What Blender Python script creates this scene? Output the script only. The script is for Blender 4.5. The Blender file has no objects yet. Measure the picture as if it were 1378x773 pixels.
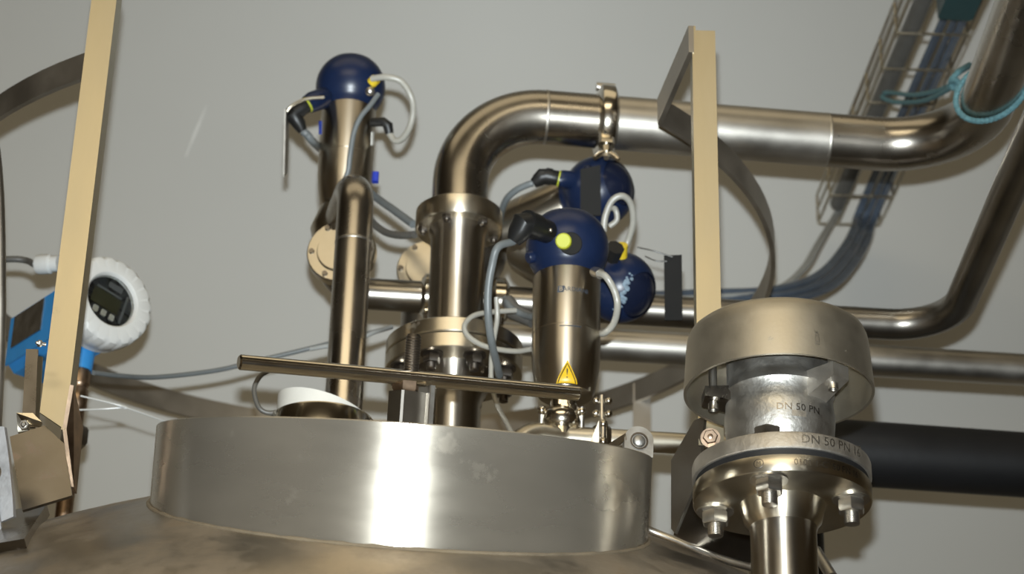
import bpy, math, random
import numpy as np
from mathutils import Vector, Matrix
random.seed(7)
sc = bpy.context.scene
COL = sc.collection

# ------------------------------------------------------------------ camera
F, CX, CY = 3150.0, 689.0, 386.5
TILT, ROLL = math.radians(27.3), math.radians(1.41)
CAM = Vector((0, 0, 1.6))
FWD = Vector((0, math.cos(TILT), math.sin(TILT)))
_u0 = Vector((0, -math.sin(TILT), math.cos(TILT)))
RIGHT = Vector((1, 0, 0)) * math.cos(ROLL) + _u0 * math.sin(ROLL)
UP = -Vector((1, 0, 0)) * math.sin(ROLL) + _u0 * math.cos(ROLL)
cam = bpy.data.cameras.new('camera')
cam.sensor_width = 36.0
cam.lens = F / 1378 * 36.0
cam.clip_start = .05
cam.dof.use_dof = True
cam.dof.focus_distance = 2.33
cam.dof.aperture_fstop = 8.0
camo = bpy.data.objects.new('camera', cam)
COL.objects.link(camo)
mw = Matrix((RIGHT, UP, -FWD)).transposed().to_4x4()
mw.translation = CAM
camo.matrix_world = mw
sc.camera = camo

# ------------------------------------------------------------------ world, lamps, exposure
w = bpy.data.worlds.new('world')
sc.world = w
w.use_nodes = True
w.node_tree.nodes['Background'].inputs[0].default_value = (1.0, .86, .66, 1)
w.node_tree.nodes['Background'].inputs[1].default_value = .05
vs = sc.view_settings
vs.view_transform = 'Standard'
vs.look = 'None'
vs.gamma = 1.0
vs.use_curve_mapping = False
vs.exposure = 0.0


def area(name, loc, look, sx, sy, power, color, shape='RECTANGLE'):
    l = bpy.data.lights.new(name, 'AREA')
    l.shape = shape
    l.size = sx
    l.size_y = sy
    l.energy = power
    l.color = color
    o = bpy.data.objects.new(name, l)
    COL.objects.link(o)
    d = (Vector(look) - Vector(loc)).normalized()
    o.rotation_euler = d.to_track_quat('-Z', 'Y').to_euler()
    o.location = loc
    return o


# the photographer's flash, just above and a touch left of the lens
FLASH = 11.0
fl = CAM + UP * .070 - RIGHT * .003 + FWD * .03
flo = area('camera_flash', fl, fl + FWD + UP * .13, .022, .014, FLASH, (.89, .97, 1.0))
flo.data.spread = math.radians(58)
# warm hall lamps hung under the ceiling behind and over the photographer
LAMP = 0.56
WARM = (1.0, .84, .56)
for (x, y) in ((-.5, -1.5), (-.5, -4.1)):
    area('hall_lamp', (x, y, 4.75), (x, y, 0), 3.4, 1.5, 124 * LAMP, WARM)
area('hall_lamp', (-.3, 1.7, 5.05), (-.3, 1.7, 0), 3.0, 1.2, 16 * LAMP, WARM)

# ------------------------------------------------------------------ pixel helpers (1378 x 773 frame) giving points of the place


def ray(px, py):
    return FWD + RIGHT * ((px - CX) / F) + UP * ((CY - py) / F)


def P(px, py, d):
    return CAM + ray(px, py) * d


def Q(px, py, d):
    """the same for the valve cluster, whose distances are given on a stretched scale"""
    return P(px, py, d if d < 2.7 else (2.7 + (d - 2.7) * .68 if d < 3.2 else d - .16))


def aty(px, py, y):
    r = ray(px, py)
    return CAM + r * (y / r.y)


def atz(px, py, z):
    r = ray(px, py)
    return CAM + r * ((z - CAM.z) / r.z)


def proj(p):
    v = Vector(p) - CAM
    d = v.dot(FWD)
    return CX + F * v.dot(RIGHT) / d, CY - F * v.dot(UP) / d, d


def zline(x, y, py):
    a, b = 0.0, 8.0
    for _ in range(60):
        m = (a + b) / 2
        if proj((x, y, m))[1] > py:
            a = m
        else:
            b = m
    return (a + b) / 2


# crown of the tank head: ellipsoid, SR across, SR / DK high
SC, SR, DK = Vector((-.1606, 2.6193, -.0354)), 1.5828, .5997


def dome_cut(o, r, far=False):
    """where a line meets the crown"""
    a_ = Vector((o.x - SC.x, o.y - SC.y, (o.z - SC.z) * DK))
    b_ = Vector((r.x, r.y, r.z * DK))
    aa, bb, cc = b_.length_squared, a_.dot(b_), a_.length_squared - SR * SR
    return o + r * ((-bb - math.sqrt(max(bb * bb - aa * cc, 0))) / aa)


def dome_hit(px, py):
    return dome_cut(CAM, ray(px, py))


def dome_z(x, y):
    return SC.z + math.sqrt(max(SR * SR - (x - SC.x) ** 2 - (y - SC.y) ** 2, .01)) / DK


def dome_n(p):
    return Vector((p.x - SC.x, p.y - SC.y, (p.z - SC.z) * DK * DK)).normalized()


# ------------------------------------------------------------------ materials
def nodes(name):
    m = bpy.data.materials.new(name)
    m.use_nodes = True
    return m, m.node_tree.nodes, m.node_tree.links, m.node_tree.nodes['Principled BSDF']


def ramp(nt, lk, src, stops):
    r = nt.new('ShaderNodeValToRGB')
    e = r.color_ramp.elements
    e[0].position, e[0].color = stops[0][0], (*stops[0][1], 1)
    e[1].position, e[1].color = stops[-1][0], (*stops[-1][1], 1)
    for p, c in stops[1:-1]:
        k = e.new(p)
        k.color = (*c, 1)
    lk.new(src, r.inputs[0])
    return r.outputs[0]


def noise(nt, lk, scale, detail=4, stretch=(1, 1, 1), rough=.55):
    tc = nt.new('ShaderNodeTexCoord')
    mp = nt.new('ShaderNodeMapping')
    mp.inputs['Scale'].default_value = stretch
    n = nt.new('ShaderNodeTexNoise')
    n.inputs['Scale'].default_value = scale
    n.inputs['Detail'].default_value = detail
    n.inputs['Roughness'].default_value = rough
    lk.new(tc.outputs['Object'], mp.inputs[0])
    lk.new(mp.outputs[0], n.inputs['Vector'])
    return n.outputs[0]


def metal(name, col, rough, var=.12, scale=30, stretch=(1, 1, 1), aniso=0, bump=.0, rvar=.08,
          dirt=None, dirt_scale=6, dirt_at=(.55, .7), metallic=1.0, bscale=None):
    m, nt, lk, b = nodes(name)
    n = noise(nt, lk, scale, 5, stretch)
    c1 = tuple(max(0, c * (1 - var)) for c in col)
    c2 = tuple(min(1, c * (1 + var)) for c in col)
    cout = ramp(nt, lk, n, [(.3, c1), (.7, c2)])
    mr = nt.new('ShaderNodeMapRange')
    mr.inputs['From Min'].default_value = .3
    mr.inputs['From Max'].default_value = .7
    mr.inputs['To Min'].default_value = max(.02, rough - rvar)
    mr.inputs['To Max'].default_value = rough + rvar
    lk.new(n, mr.inputs[0])
    rout = mr.outputs[0]
    b.inputs['Metallic'].default_value = metallic
    if dirt:
        dn = noise(nt, lk, dirt_scale, 8, (1, 1, 1), .65)
        f = ramp(nt, lk, dn, [(dirt_at[0], (0, 0, 0)), (dirt_at[1], (1, 1, 1))])
        mx = nt.new('ShaderNodeMixRGB')
        mx.inputs[2].default_value = (*dirt, 1)
        lk.new(f, mx.inputs[0])
        lk.new(cout, mx.inputs[1])
        cout = mx.outputs[0]
        ma = nt.new('ShaderNodeMath')
        ma.operation = 'MULTIPLY_ADD'
        ma.inputs[1].default_value = .3
        lk.new(f, ma.inputs[0])
        lk.new(rout, ma.inputs[2])
        rout = ma.outputs[0]
        mm = nt.new('ShaderNodeMath')
        mm.operation = 'MULTIPLY_ADD'
        mm.inputs[1].default_value = -.75 * metallic
        mm.inputs[2].default_value = metallic
        lk.new(f, mm.inputs[0])
        lk.new(mm.outputs[0], b.inputs['Metallic'])
    lk.new(cout, b.inputs['Base Color'])
    lk.new(rout, b.inputs['Roughness'])
    if aniso:
        b.inputs['Anisotropic Rotation'].default_value = .25
        b.inputs['Anisotropic'].default_value = aniso
        t = nt.new('ShaderNodeTangent')
        t.direction_type = 'RADIAL'
        t.axis = 'Z'
        lk.new(t.outputs[0], b.inputs['Tangent'])
    if bump:
        bn = noise(nt, lk, bscale or scale * 2, 3)
        bp = nt.new('ShaderNodeBump')
        bp.inputs['Strength'].default_value = bump
        bp.inputs['Distance'].default_value = .002
        lk.new(bn, bp.inputs['Height'])
        lk.new(bp.outputs[0], b.inputs['Normal'])
    return m


def plain(name, col, rough=.45, var=.08, scale=40, bump=0, emit=None, trans=0, coat=0):
    m, nt, lk, b = nodes(name)
    n = noise(nt, lk, scale, 4)
    lk.new(ramp(nt, lk, n, [(.3, tuple(c * (1 - var) for c in col)), (.7, tuple(min(1, c * (1 + var)) for c in col))]), b.inputs['Base Color'])
    b.inputs['Roughness'].default_value = rough
    if trans:
        b.inputs['Transmission Weight'].default_value = trans
    if coat:
        b.inputs['Coat Weight'].default_value = coat
    if bump:
        bp = nt.new('ShaderNodeBump')
        bp.inputs['Strength'].default_value = bump
        bp.inputs['Distance'].default_value = .002
        lk.new(noise(nt, lk, scale * 3, 3), bp.inputs['Height'])
        lk.new(bp.outputs[0], b.inputs['Normal'])
    return m


M = dict(
    collar=metal('brushed_collar_steel', (.53, .485, .41), .28, .10, 5, (1, 1, 3.0), aniso=.62, rvar=.05, metallic=.79,
                 dirt=(.10, .07, .035), dirt_scale=18, dirt_at=(.60, .95)),
    dome=metal('dusty_head_steel', (.46, .41, .345), .36, .22, 7, (1.4, .7, 1), rvar=.07, bump=.12,
               dirt=(.26, .195, .125), dirt_scale=9, dirt_at=(.44, .72)),
    weld=metal('dusty_weld', (.34, .29, .22), .6, .2, 60, dirt=(.24, .19, .125), dirt_scale=25, dirt_at=(.25, .6), bump=.3),
    pipe=metal('satin_pipe_steel', (.45, .415, .365), .27, .12, 12, (1, 1, 1), rvar=.05),
    pipe_up=metal('brushed_upright_steel', (.50, .46, .40), .33, .12, 12, (1, 1, 1), aniso=.85, rvar=.04),
    pipe_dull=metal('dull_pipe_steel', (.55, .52, .47), .40, .12, 14, rvar=.06),
    pipe_dark=metal('dark_pipe_steel', (.34, .315, .28), .33, .12, 12, rvar=.05),
    act=metal('brushed_actuator_steel', (.56, .505, .42), .33, .07, 9, (1, 1, .15), aniso=.85, rvar=.03),
    polish=metal('polished_steel', (.68, .63, .54), .17, .06, 12, rvar=.03),
    flange=metal('machined_flange_steel', (.66, .60, .49), .32, .10, 18, aniso=.7, rvar=.04, dirt=(.30, .23, .14), dirt_scale=22, dirt_at=(.62, .85)),
    cast=metal('cast_steel', (.60, .58, .54), .46, .10, 45, rvar=.06, bump=.25, bscale=160),
    blast=metal('blasted_hood_steel', (.55, .50, .41), .50, .03, 60, rvar=.02, bump=.06, bscale=260,
                dirt=(.33, .28, .2), dirt_scale=90, dirt_at=(.66, .8)),
    castflange=metal('cast_flange_steel', (.60, .56, .50), .54, .10, 50, rvar=.05, bump=.25, bscale=180),
    post=metal('mill_post_steel', (.50, .45, .335), .42, .08, 14, (2, 2, .5), rvar=.05, dirt=(.38, .3, .2), dirt_scale=45, dirt_at=(.68, .82)),
    band=metal('flat_bar_steel', (.47, .43, .375), .50, .10, 20, rvar=.05, bump=.05),
    bracket=metal('bracket_steel', (.30, .27, .235), .30, .12, 16, rvar=.06, dirt=(.28, .16, .08), dirt_scale=18, dirt_at=(.64, .8)),
    lugsteel=metal('hinge_steel', (.46, .45, .43), .5, .1, 60, bump=.1),
    galv=metal('galvanised_steel', (.50, .50, .51), .55, .16, 28, rvar=.08, bump=.25, bscale=60, dirt=(.46, .46, .47), dirt_scale=20, dirt_at=(.4, .7)),
    nut=metal('bolt_steel', (.64, .61, .56), .33, .10, 40, rvar=.06),
    dark=metal('dark_bolt_steel', (.25, .225, .2), .35, .12, 40, rvar=.06),
    rusty=metal('heat_tinted_steel', (.42, .30, .21), .36, .3, 50, rvar=.06),
    wire=metal('zinc_wire', (.46, .42, .34), .35, .10, 40),
    blue=plain('navy_plastic', (.008, .017, .052), .33, .1),
    navycap=plain('navy_cap_plastic', (.009, .013, .032), .25, .1),
    tagblack=plain('matt_black_tag', (.010, .009, .008), .85, .1),
    black=plain('black_plastic', (.012, .012, .012), .42, .1),
    blackpipe=plain('black_insulation', (.011, .011, .012), .52, .25, 9, bump=.2),
    gasket=plain('black_gasket', (.014, .014, .015), .5, .2),
    yellow=plain('yellow_green_plastic', (.50, .53, .04), .45, .05),
    yellow2=plain('yellow_ring_plastic', (.72, .52, .03), .4, .05),
    sign=plain('warning_yellow', (.85, .52, .01), .35, .03),
    ink=plain('black_print', (.02, .02, .02), .5, .05),
    logo=plain('grey_blue_print', (.06, .075, .10), .5, .1),
    white=plain('white_enamel', (.74, .74, .72), .38, .03),
    whitep=plain('white_plastic', (.80, .79, .74), .42, .04),
    cyan=plain('bright_blue_enamel', (.045, .31, .74), .36, .07),
    plate=metal('rating_plate', (.40, .37, .33), .42, .15, 60),
    lcd=plain('display_panel', (.035, .04, .045), .25, .1),
    lcdscreen=plain('display_screen', (.055, .055, .032), .2, .08),
    button=plain('display_button', (.56, .56, .50), .4, .05),
    greyp=plain('display_grey_print', (.17, .18, .19), .4, .1),
    hose=plain('milky_hose', (.40, .385, .34), .28, .06, coat=.3),
    cable=plain('grey_cable', (.165, .18, .185), .4, .08),
    conduit=plain('grey_conduit', (.115, .11, .10), .38, .1),
    tube=plain('blue_air_tube', (.095, .12, .16), .26, .12, coat=.4),
    clear=plain('clear_air_tube', (.40, .41, .40), .22, .1, coat=.4),
    rope=plain('teal_rope', (.12, .255, .285), .8, .3, 300, bump=.6),
    teal=plain('dark_teal_paint', (.010, .05, .055), .3, .1),
    paint=plain('pale_blue_scuff', (.20, .27, .34), .6, .3, 200),
    tie=plain('clear_tie', (.62, .62, .60), .3, .05),
)


def wall_mat(name, col, bump=.04):
    m, nt, lk, b = nodes(name)
    n1 = noise(nt, lk, 1.3, 5)
    c = ramp(nt, lk, n1, [(.3, tuple(x * .97 for x in col)), (.7, tuple(x * 1.03 for x in col))])
    lk.new(c, b.inputs['Base Color'])
    b.inputs['Roughness'].default_value = .62
    bp = nt.new('ShaderNodeBump')
    bp.inputs['Strength'].default_value = bump
    bp.inputs['Distance'].default_value = .004
    lk.new(noise(nt, lk, 55, 4), bp.inputs['Height'])
    lk.new(bp.outputs[0], b.inputs['Normal'])
    return m


M['wall'] = wall_mat('grey_wall_paint', (.62, .62, .60))
M['wallmark'] = plain('chalk_mark', (.80, .80, .78), .7)
M['hallwall'] = wall_mat('hall_wall_paint', (.20, .165, .12))
M['ceil'] = wall_mat('ceiling_paint', (.42, .36, .27))
M['floor'] = wall_mat('floor_concrete', (.05, .043, .036))


# ------------------------------------------------------------------ mesh builder
def frame(o, z, xh=(1, 0, 0)):
    z = Vector(z).normalized()
    x = Vector(xh)
    x = x - z * x.dot(z)
    if x.length < 1e-4:
        x = Vector((0, 1, 0)) - z * z.y
    x.normalize()
    y = z.cross(x)
    m = Matrix((x, y, z)).transposed().to_4x4()
    m.translation = Vector(o)
    return m


T = Matrix.Translation


class MB:
    def __init__(s):
        s.v, s.f = [], []

    def add(s, vs_, fs, mx=None):
        o = len(s.v)
        for p in vs_:
            p = Vector(p)
            s.v.append(mx @ p if mx else p)
        for f in fs:
            s.f.append([i + o for i in f])
        return s

    def lathe(s, prof, seg=40, mx=None, arc=None):
        vs_, fs = [], []
        n = len(prof)
        for k in range(seg):
            a = 2 * math.pi * k / seg
            c, d = math.cos(a), math.sin(a)
            for r, z in prof:
                vs_.append((r * c, r * d, z))
        for k in range(seg):
            k2 = (k + 1) % seg
            for i in range(n - 1):
                a, b, c, d = k * n + i, k2 * n + i, k2 * n + i + 1, k * n + i + 1
                if prof[i][0] < 1e-7:
                    fs.append((a, c, d))
                elif prof[i + 1][0] < 1e-7:
                    fs.append((a, b, d))
                else:
                    fs.append((a, b, c, d))
        return s.add(vs_, fs, mx)

    def tube(s, path, r, seg=12, closed=False, caps=True):
        pts = [Vector(p) for p in path]
        n = len(pts)
        rs = r if isinstance(r, (list, tuple)) else [r] * n
        tg = []
        for i in range(n):
            if closed:
                t = pts[(i + 1) % n] - pts[i - 1]
            else:
                t = pts[min(i + 1, n - 1)] - pts[max(i - 1, 0)]
            tg.append(t.normalized())
        u = tg[0].orthogonal().normalized()
        vs_, fs = [], []
        for i in range(n):
            u = (u - tg[i] * u.dot(tg[i])).normalized()
            w_ = tg[i].cross(u)
            for k in range(seg):
                a = 2 * math.pi * k / seg
                vs_.append(pts[i] + (u * math.cos(a) + w_ * math.sin(a)) * rs[i])
        m = n if closed else n - 1
        for i in range(m):
            j = (i + 1) % n
            for k in range(seg):
                k2 = (k + 1) % seg
                fs.append((i * seg + k, i * seg + k2, j * seg + k2, j * seg + k))
        if caps and not closed:
            fs.append(tuple(reversed(range(seg))))
            fs.append(tuple(range((n - 1) * seg, n * seg)))
        return s.add(vs_, fs)

    def box(s, sx, sy, sz, mx=None, bev=0):
        x, y, z = sx / 2, sy / 2, sz / 2
        b = min(bev, x * .9, y * .9)
        if b:
            poly = [(-x + b, -y), (x - b, -y), (x, -y + b), (x, y - b), (x - b, y), (-x + b, y), (-x, y - b), (-x, -y + b)]
            return s.prism(poly, -z, z, mx)
        return s.prism([(-x, -y), (x, -y), (x, y), (-x, y)], -z, z, mx)

    def prism(s, poly, z0, z1, mx=None):
        n = len(poly)
        vs_ = [(p[0], p[1], z0) for p in poly] + [(p[0], p[1], z1) for p in poly]
        fs = [tuple(reversed(range(n))), tuple(range(n, 2 * n))]
        for i in range(n):
            j = (i + 1) % n
            fs.append((i, j, n + j, n + i))
        return s.add(vs_, fs, mx)

    def plate(s, pts, thick, nrm):
        """polygon given by world points, given thickness along nrm"""
        pts = [Vector(p) for p in pts]
        nv = Vector(nrm).normalized() * thick
        n = len(pts)
        vs_ = pts + [p + nv for p in pts]
        fs = [tuple(reversed(range(n))), tuple(range(n, 2 * n))]
        for i in range(n):
            j = (i + 1) % n
            fs.append((i, j, n + j, n + i))
        return s.add(vs_, fs)

    def holed(s, outer, hole, z0, z1, mx=None):
        """outer polygon and hole polygon with equal counts"""
        n = len(outer)
        vs_ = [(*p, z0) for p in outer] + [(*p, z0) for p in hole] + [(*p, z1) for p in outer] + [(*p, z1) for p in hole]
        fs = []
        for i in range(n):
            j = (i + 1) % n
            fs += [(i, n + i, n + j, j), (2 * n + i, 2 * n + j, 3 * n + j, 3 * n + i), (i, j, 2 * n + j, 2 * n + i), (n + i, 3 * n + i, 3 * n + j, n + j)]
        return s.add(vs_, fs, mx)

    def ribbon(s, path, h, t, closed=False, upv=(0, 0, 1)):
        """flat bar of height h (along up) and thickness t swept along path"""
        pts = [Vector(p) for p in path]
        n = len(pts)
        up = Vector(upv).normalized()
        vs_, fs = [], []
        for i in range(n):
            tg = (pts[min(i + 1, n - 1)] - pts[max(i - 1, 0)]).normalized()
            sd = tg.cross(up).normalized()
            for a, b in ((-1, -1), (1, -1), (1, 1), (-1, 1)):
                vs_.append(pts[i] + sd * (a * t / 2) + up * (b * h / 2))
        for i in range(n - 1):
            for k in range(4):
                k2 = (k + 1) % 4
                fs.append((i * 4 + k, i * 4 + k2, i * 4 + 4 + k2, i * 4 + 4 + k))
        fs.append((3, 2, 1, 0))
        fs.append(tuple(range((n - 1) * 4, n * 4)))
        return s.add(vs_, fs)

    def sphere(s, c, r, seg=20, rings=12, sq=(1, 1, 1)):
        prof = [(r * math.sin(math.pi * i / rings), -r * math.cos(math.pi * i / rings)) for i in range(rings + 1)]
        prof[0] = (0, -r)
        prof[-1] = (0, r)
        mx = T(Vector(c)) @ Matrix.Diagonal((*sq, 1))
        return s.lathe(prof, seg, mx)

    def hexnut(s, r, h, mx=None, hole=0):
        c = h * .16
        s.lathe([(0, 0), (r * .88, 0), (r, c), (r, h - c), (r * .88, h), (0, h)], 6, mx)
        return s

    def build(s, name, mat, parent=None, mx=None, smooth=38, **tags):
        me = bpy.data.meshes.new(name)
        me.from_pydata([tuple(v) for v in s.v], [], s.f)
        me.validate()
        me.update()
        import bmesh
        bm = bmesh.new()
        bm.from_mesh(me)
        bmesh.ops.recalc_face_normals(bm, faces=bm.faces)
        bm.to_mesh(me)
        bm.free()
        me.polygons.foreach_set('use_smooth', [True] * len(me.polygons))
        me.set_sharp_from_angle(angle=math.radians(smooth))
        me.materials.append(M[mat] if isinstance(mat, str) else mat)
        o = bpy.data.objects.new(name, me)
        COL.objects.link(o)
        place(o, parent, mx or Matrix())
        for k, v in tags.items():
            o[k] = v
        return o


WM = {}


def place(o, parent, mx):
    if parent is not None:
        o.parent = parent
        o.matrix_parent_inverse = WM[parent.name].inverted()
    o.matrix_basis = mx
    WM[o.name] = mx.copy()


def thing(name, loc, label, cat, group=None):
    o = bpy.data.objects.new(name, None)
    o.empty_display_size = .03
    COL.objects.link(o)
    place(o, None, T(Vector(loc)))
    o['label'] = label
    o['category'] = cat
    if group:
        o['group'] = group
    return o


def tag(o, label, cat, group=None):
    o['label'] = label
    o['category'] = cat
    if group:
        o['group'] = group
    return o


def struct(o):
    o['kind'] = 'structure'
    return o


def fillet(pts, rad, n=10):
    pts = [Vector(p) for p in pts]
    rads = rad if isinstance(rad, (list, tuple)) else [rad] * len(pts)
    out = [pts[0]]
    for i in range(1, len(pts) - 1):
        a, b, c = pts[i - 1], pts[i], pts[i + 1]
        u, v = (a - b).normalized(), (c - b).normalized()
        ang = u.angle(v)
        R = rads[i]
        t = R / math.tan(ang / 2)
        bis = (u + v).normalized()
        cen = b + bis * (R / math.sin(ang / 2))
        s0, s1 = b + u * t, b + v * t
        e0, e1 = s0 - cen, s1 - cen
        tot = e0.angle(e1)
        ax = e0.cross(e1).normalized()
        for k in range(n + 1):
            out.append(cen + Matrix.Rotation(tot * k / n, 3, ax) @ e0)
    out.append(pts[-1])
    return out


def spline(pts, n=8):
    pts = [Vector(p) for p in pts]
    q = [pts[0] * 2 - pts[1]] + pts + [pts[-1] * 2 - pts[-2]]
    out = []
    for i in range(1, len(q) - 2):
        a, b, c, d = q[i - 1:i + 3]
        for k in range(n):
            t = k / n
            out.append(.5 * (2 * b + (c - a) * t + (2 * a - 5 * b + 4 * c - d) * t * t + (3 * b - a - 3 * c + d) * t ** 3))
    out.append(pts[-1])
    return out


def pxs(*pts):
    return spline([P(*p) for p in pts])


def text_mb(txt, size, mapf):
    cu = bpy.data.curves.new('lettering', 'FONT')
    cu.body = txt
    cu.size = size
    cu.align_x = 'CENTER'
    cu.align_y = 'CENTER'
    cu.resolution_u = 2
    ob = bpy.data.objects.new('lettering', cu)
    COL.objects.link(ob)
    dg = bpy.context.evaluated_depsgraph_get()
    me = bpy.data.meshes.new_from_object(ob.evaluated_get(dg))
    bpy.data.objects.remove(ob)
    bpy.data.curves.remove(cu)
    mb = MB()
    mb.add([mapf(v.co.x, v.co.y) for v in me.vertices], [tuple(p.vertices) for p in me.polygons])
    bpy.data.meshes.remove(me)
    return mb


def cyl_map(O, r, z0, ang0, tilt=0):
    """lettering wrapped on an upright cylinder; ang0 is the azimuth of the text centre, -90 deg faces -Y"""
    def f(x, y):
        a = ang0 + x / r
        return Vector((O[0] + r * math.cos(a), O[1] + r * math.sin(a), z0 + y))
    return f


def bolt(parent, p, axis, r=.006, shaft=.022, nut_h=.008, mat='nut', washer=True, head=None, name='bolt', matw=None):
    """stud that sticks out along axis from p, with washer and hex nut"""
    mx = frame(p, axis, (.8, .3, .2))
    b = MB()
    prof = [(0, -.004)]
    z = -.004
    rr = r * .56
    while z < shaft - .002:
        prof += [(rr, z), (rr * .9, z + .0008)]
        z += .0016
    prof += [(rr * .95, shaft - .001), (rr * .6, shaft), (0, shaft)]
    b.lathe(prof, 12, mx)
    o = b.build(name, mat, parent)
    z0 = 0
    if washer:
        MB().lathe([(0, 0), (r * 1.32, 0), (r * 1.32, .0018), (0, .0018)], 20, mx).build('washer', matw or mat, o)
        z0 = .0018
    MB().hexnut(r, nut_h, mx @ T((0, 0, z0))).build('nut', matw or mat, o)
    if head is not None:
        MB().hexnut(r, nut_h * .85, mx @ T((0, 0, -head - nut_h * .85))).build('bolt_head', mat, o)
    return o


Z = Vector((0, 0, 1))
YAW = math.radians(4.2)
EX = Vector((math.cos(YAW), math.sin(YAW), 0))

# ================================================================== THE SETTING
YW = 3.62


def slab(name, pts, mat, nrm, th=.1):
    return struct(MB().plate(pts, th, nrm).build(name, mat))


wl = Vector((0, YW, 0)) - EX * 4.2
wr = Vector((0, YW, 0)) + EX * 4.6
HC = 5.2
wall = slab('wall_back', [wl, wr, wr + Z * HC, wl + Z * HC], 'wall', (0, 1, 0))
slab('floor', [(wl.x, wl.y, 0), (wr.x, wr.y, 0), (wr.x, -6, 0), (wl.x, -6, 0)], 'floor', (0, 0, -1))
slab('ceiling', [(wl.x, wl.y, HC), (wr.x, wr.y, HC), (wr.x, -6, HC), (wl.x, -6, HC)], 'ceil', (0, 0, 1))
slab('wall_left', [(wl.x, wl.y, 0), (wl.x, -6, 0), (wl.x, -6, HC), (wl.x, wl.y, HC)], 'hallwall', (-1, 0, 0))
slab('wall_right', [(wr.x, wr.y, 0), (wr.x, -6, 0), (wr.x, -6, HC), (wr.x, wr.y, HC)], 'hallwall', (1, 0, 0))
slab('wall_front', [(wl.x, -6, 0), (wr.x, -6, 0), (wr.x, -6, HC), (wl.x, -6, HC)], 'hallwall', (0, -1, 0))


def wall_y(x):
    return YW + math.tan(YAW) * x


def on_wall(px, py, off=0):
    r = ray(px, py)
    t = YW / (r.y - math.tan(YAW) * r.x)
    return CAM + r * t + Vector((0, -off, 0))


# the pale scrape on the wall paint
a, b = on_wall(279, 140, .001), on_wall(250, 211, .001)
sd = (b - a).normalized().cross(Vector((0, 1, 0))).normalized()
MB().plate([a, a.lerp(b, .5) - sd * .0028, b - sd * .001, b + sd * .001, a.lerp(b, .5) + sd * .0028], .0008, (0, 1, 0)).build('wall_scratch', 'wallmark', wall)

# ================================================================== THE TANK
tank = thing('process_tank', (SC.x, SC.y, 0), 'large dusty stainless steel tank with domed top and raised round manhole collar', 'tank')
prof = [(0, SR / DK)]
for i in range(1, 33):
    a = math.asin(.74 / SR) * i / 32
    prof.append((SR * math.sin(a), SR * math.cos(a) / DK))
z74 = prof[-1][1]
prof += [(.765, z74 - .030), (.785, z74 - .065), (.795, z74 - .11), (.797, z74 - .15)]
MB().lathe(prof, 96, None).build('dome', 'dome', tank, T(SC))
zs = SC.z + z74 - .15
MB().lathe([(.797, zs), (.797, .06), (0, .06)], 96).build('shell', 'pipe_dull', tank, T((SC.x, SC.y, 0)))
MB().lathe([(.72, .06), (.72, 0), (.70, 0), (.70, .06)], 64).build('base_ring', 'bracket', tank, T((SC.x, SC.y, 0)))

# manhole collar
CN = Vector((.0415, -.3413, 1)).normalized()
CC = Vector((-.1011, 2.1193, 2.5173))
CR = .2431
CM = frame(CC, CN, (1, 0, 0))
MB().lathe([(CR - .006, -.13), (CR - .006, -.0015), (CR - .0045, 0), (CR - .001, 0), (CR, -.001), (CR, -.16)], 128).build('manhole_collar', 'collar', tank, CM)
MB().lathe([(0, -.012), (CR - .008, -.012), (CR - .008, -.024), (0, -.024)], 96).build('manhole_lid', 'pipe_dull', tank, CM)
# weld where the collar meets the head
cx_, cy_ = CM.col[0].to_3d(), CM.col[1].to_3d()


def collar_base(a, rad):
    q = CC + (cx_ * math.cos(a) + cy_ * math.sin(a)) * rad
    return dome_cut(q, -CN)


pth = [collar_base(2 * math.pi * k / 160, CR + .0015) for k in range(160)]
MB().tube(pth, [.0020 + .0008 * math.sin(k * 1.7) * random.random() for k in range(160)], 8, closed=True).build('weld_bead', 'weld', tank)


def cpt(x, y, z):
    return CM @ Vector((x, y, z))


# ------------------------------------------------------------------ manhole clamp with tommy bar
bar0, bar1 = P(321, 487.5, 2.21), P(779, 530, 2.34)
clamp = thing('manhole_clamp', cpt(0, 0, 0), 'steel tommy bar through a threaded stud and block on the manhole lid', 'clamp')
mid = P(552, 520, 2.278)
d_ = (bar1 - bar0).normalized()
mxb = frame(bar0, d_)
Lb = (bar1 - bar0).length
MB().lathe([(0, 0), (.0058, 0), (.0075, .0016), (.0075, Lb - .0016), (.0058, Lb), (0, Lb)], 24, mxb).build('tommy_bar', 'polish', clamp)
st0 = mid - CN * .03
mxs = frame(st0, CN, d_)
prof = [(0, 0)]
z = 0
while z < .077:
    prof += [(.0079, z), (.0069, z + .0013)]
    z += .0026
prof += [(.0076, z), (.0058, z + .003), (0, z + .004)]
MB().lathe(prof, 20, mxs).build('threaded_stud', 'dark', clamp)
MB().hexnut(.0135, .017, frame(mid - CN * .006 - d_ * .005, CN, d_)).build('hex_nut', 'rusty', clamp)
bm_ = frame(mid, CN, d_)
hb = .064
MB().box(.030, .026, hb, bm_ @ Matrix.Rotation(.25, 4, 'Z') @ T((-.002, 0, -hb / 2 - .006)), .002).build('clamp_block', 'pipe_dark', clamp)
MB().box(.0062, .034, hb + .008, bm_ @ T((.0165, -.003, -hb / 2 - .003)), .001).build('side_plate', 'nut', clamp)

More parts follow.
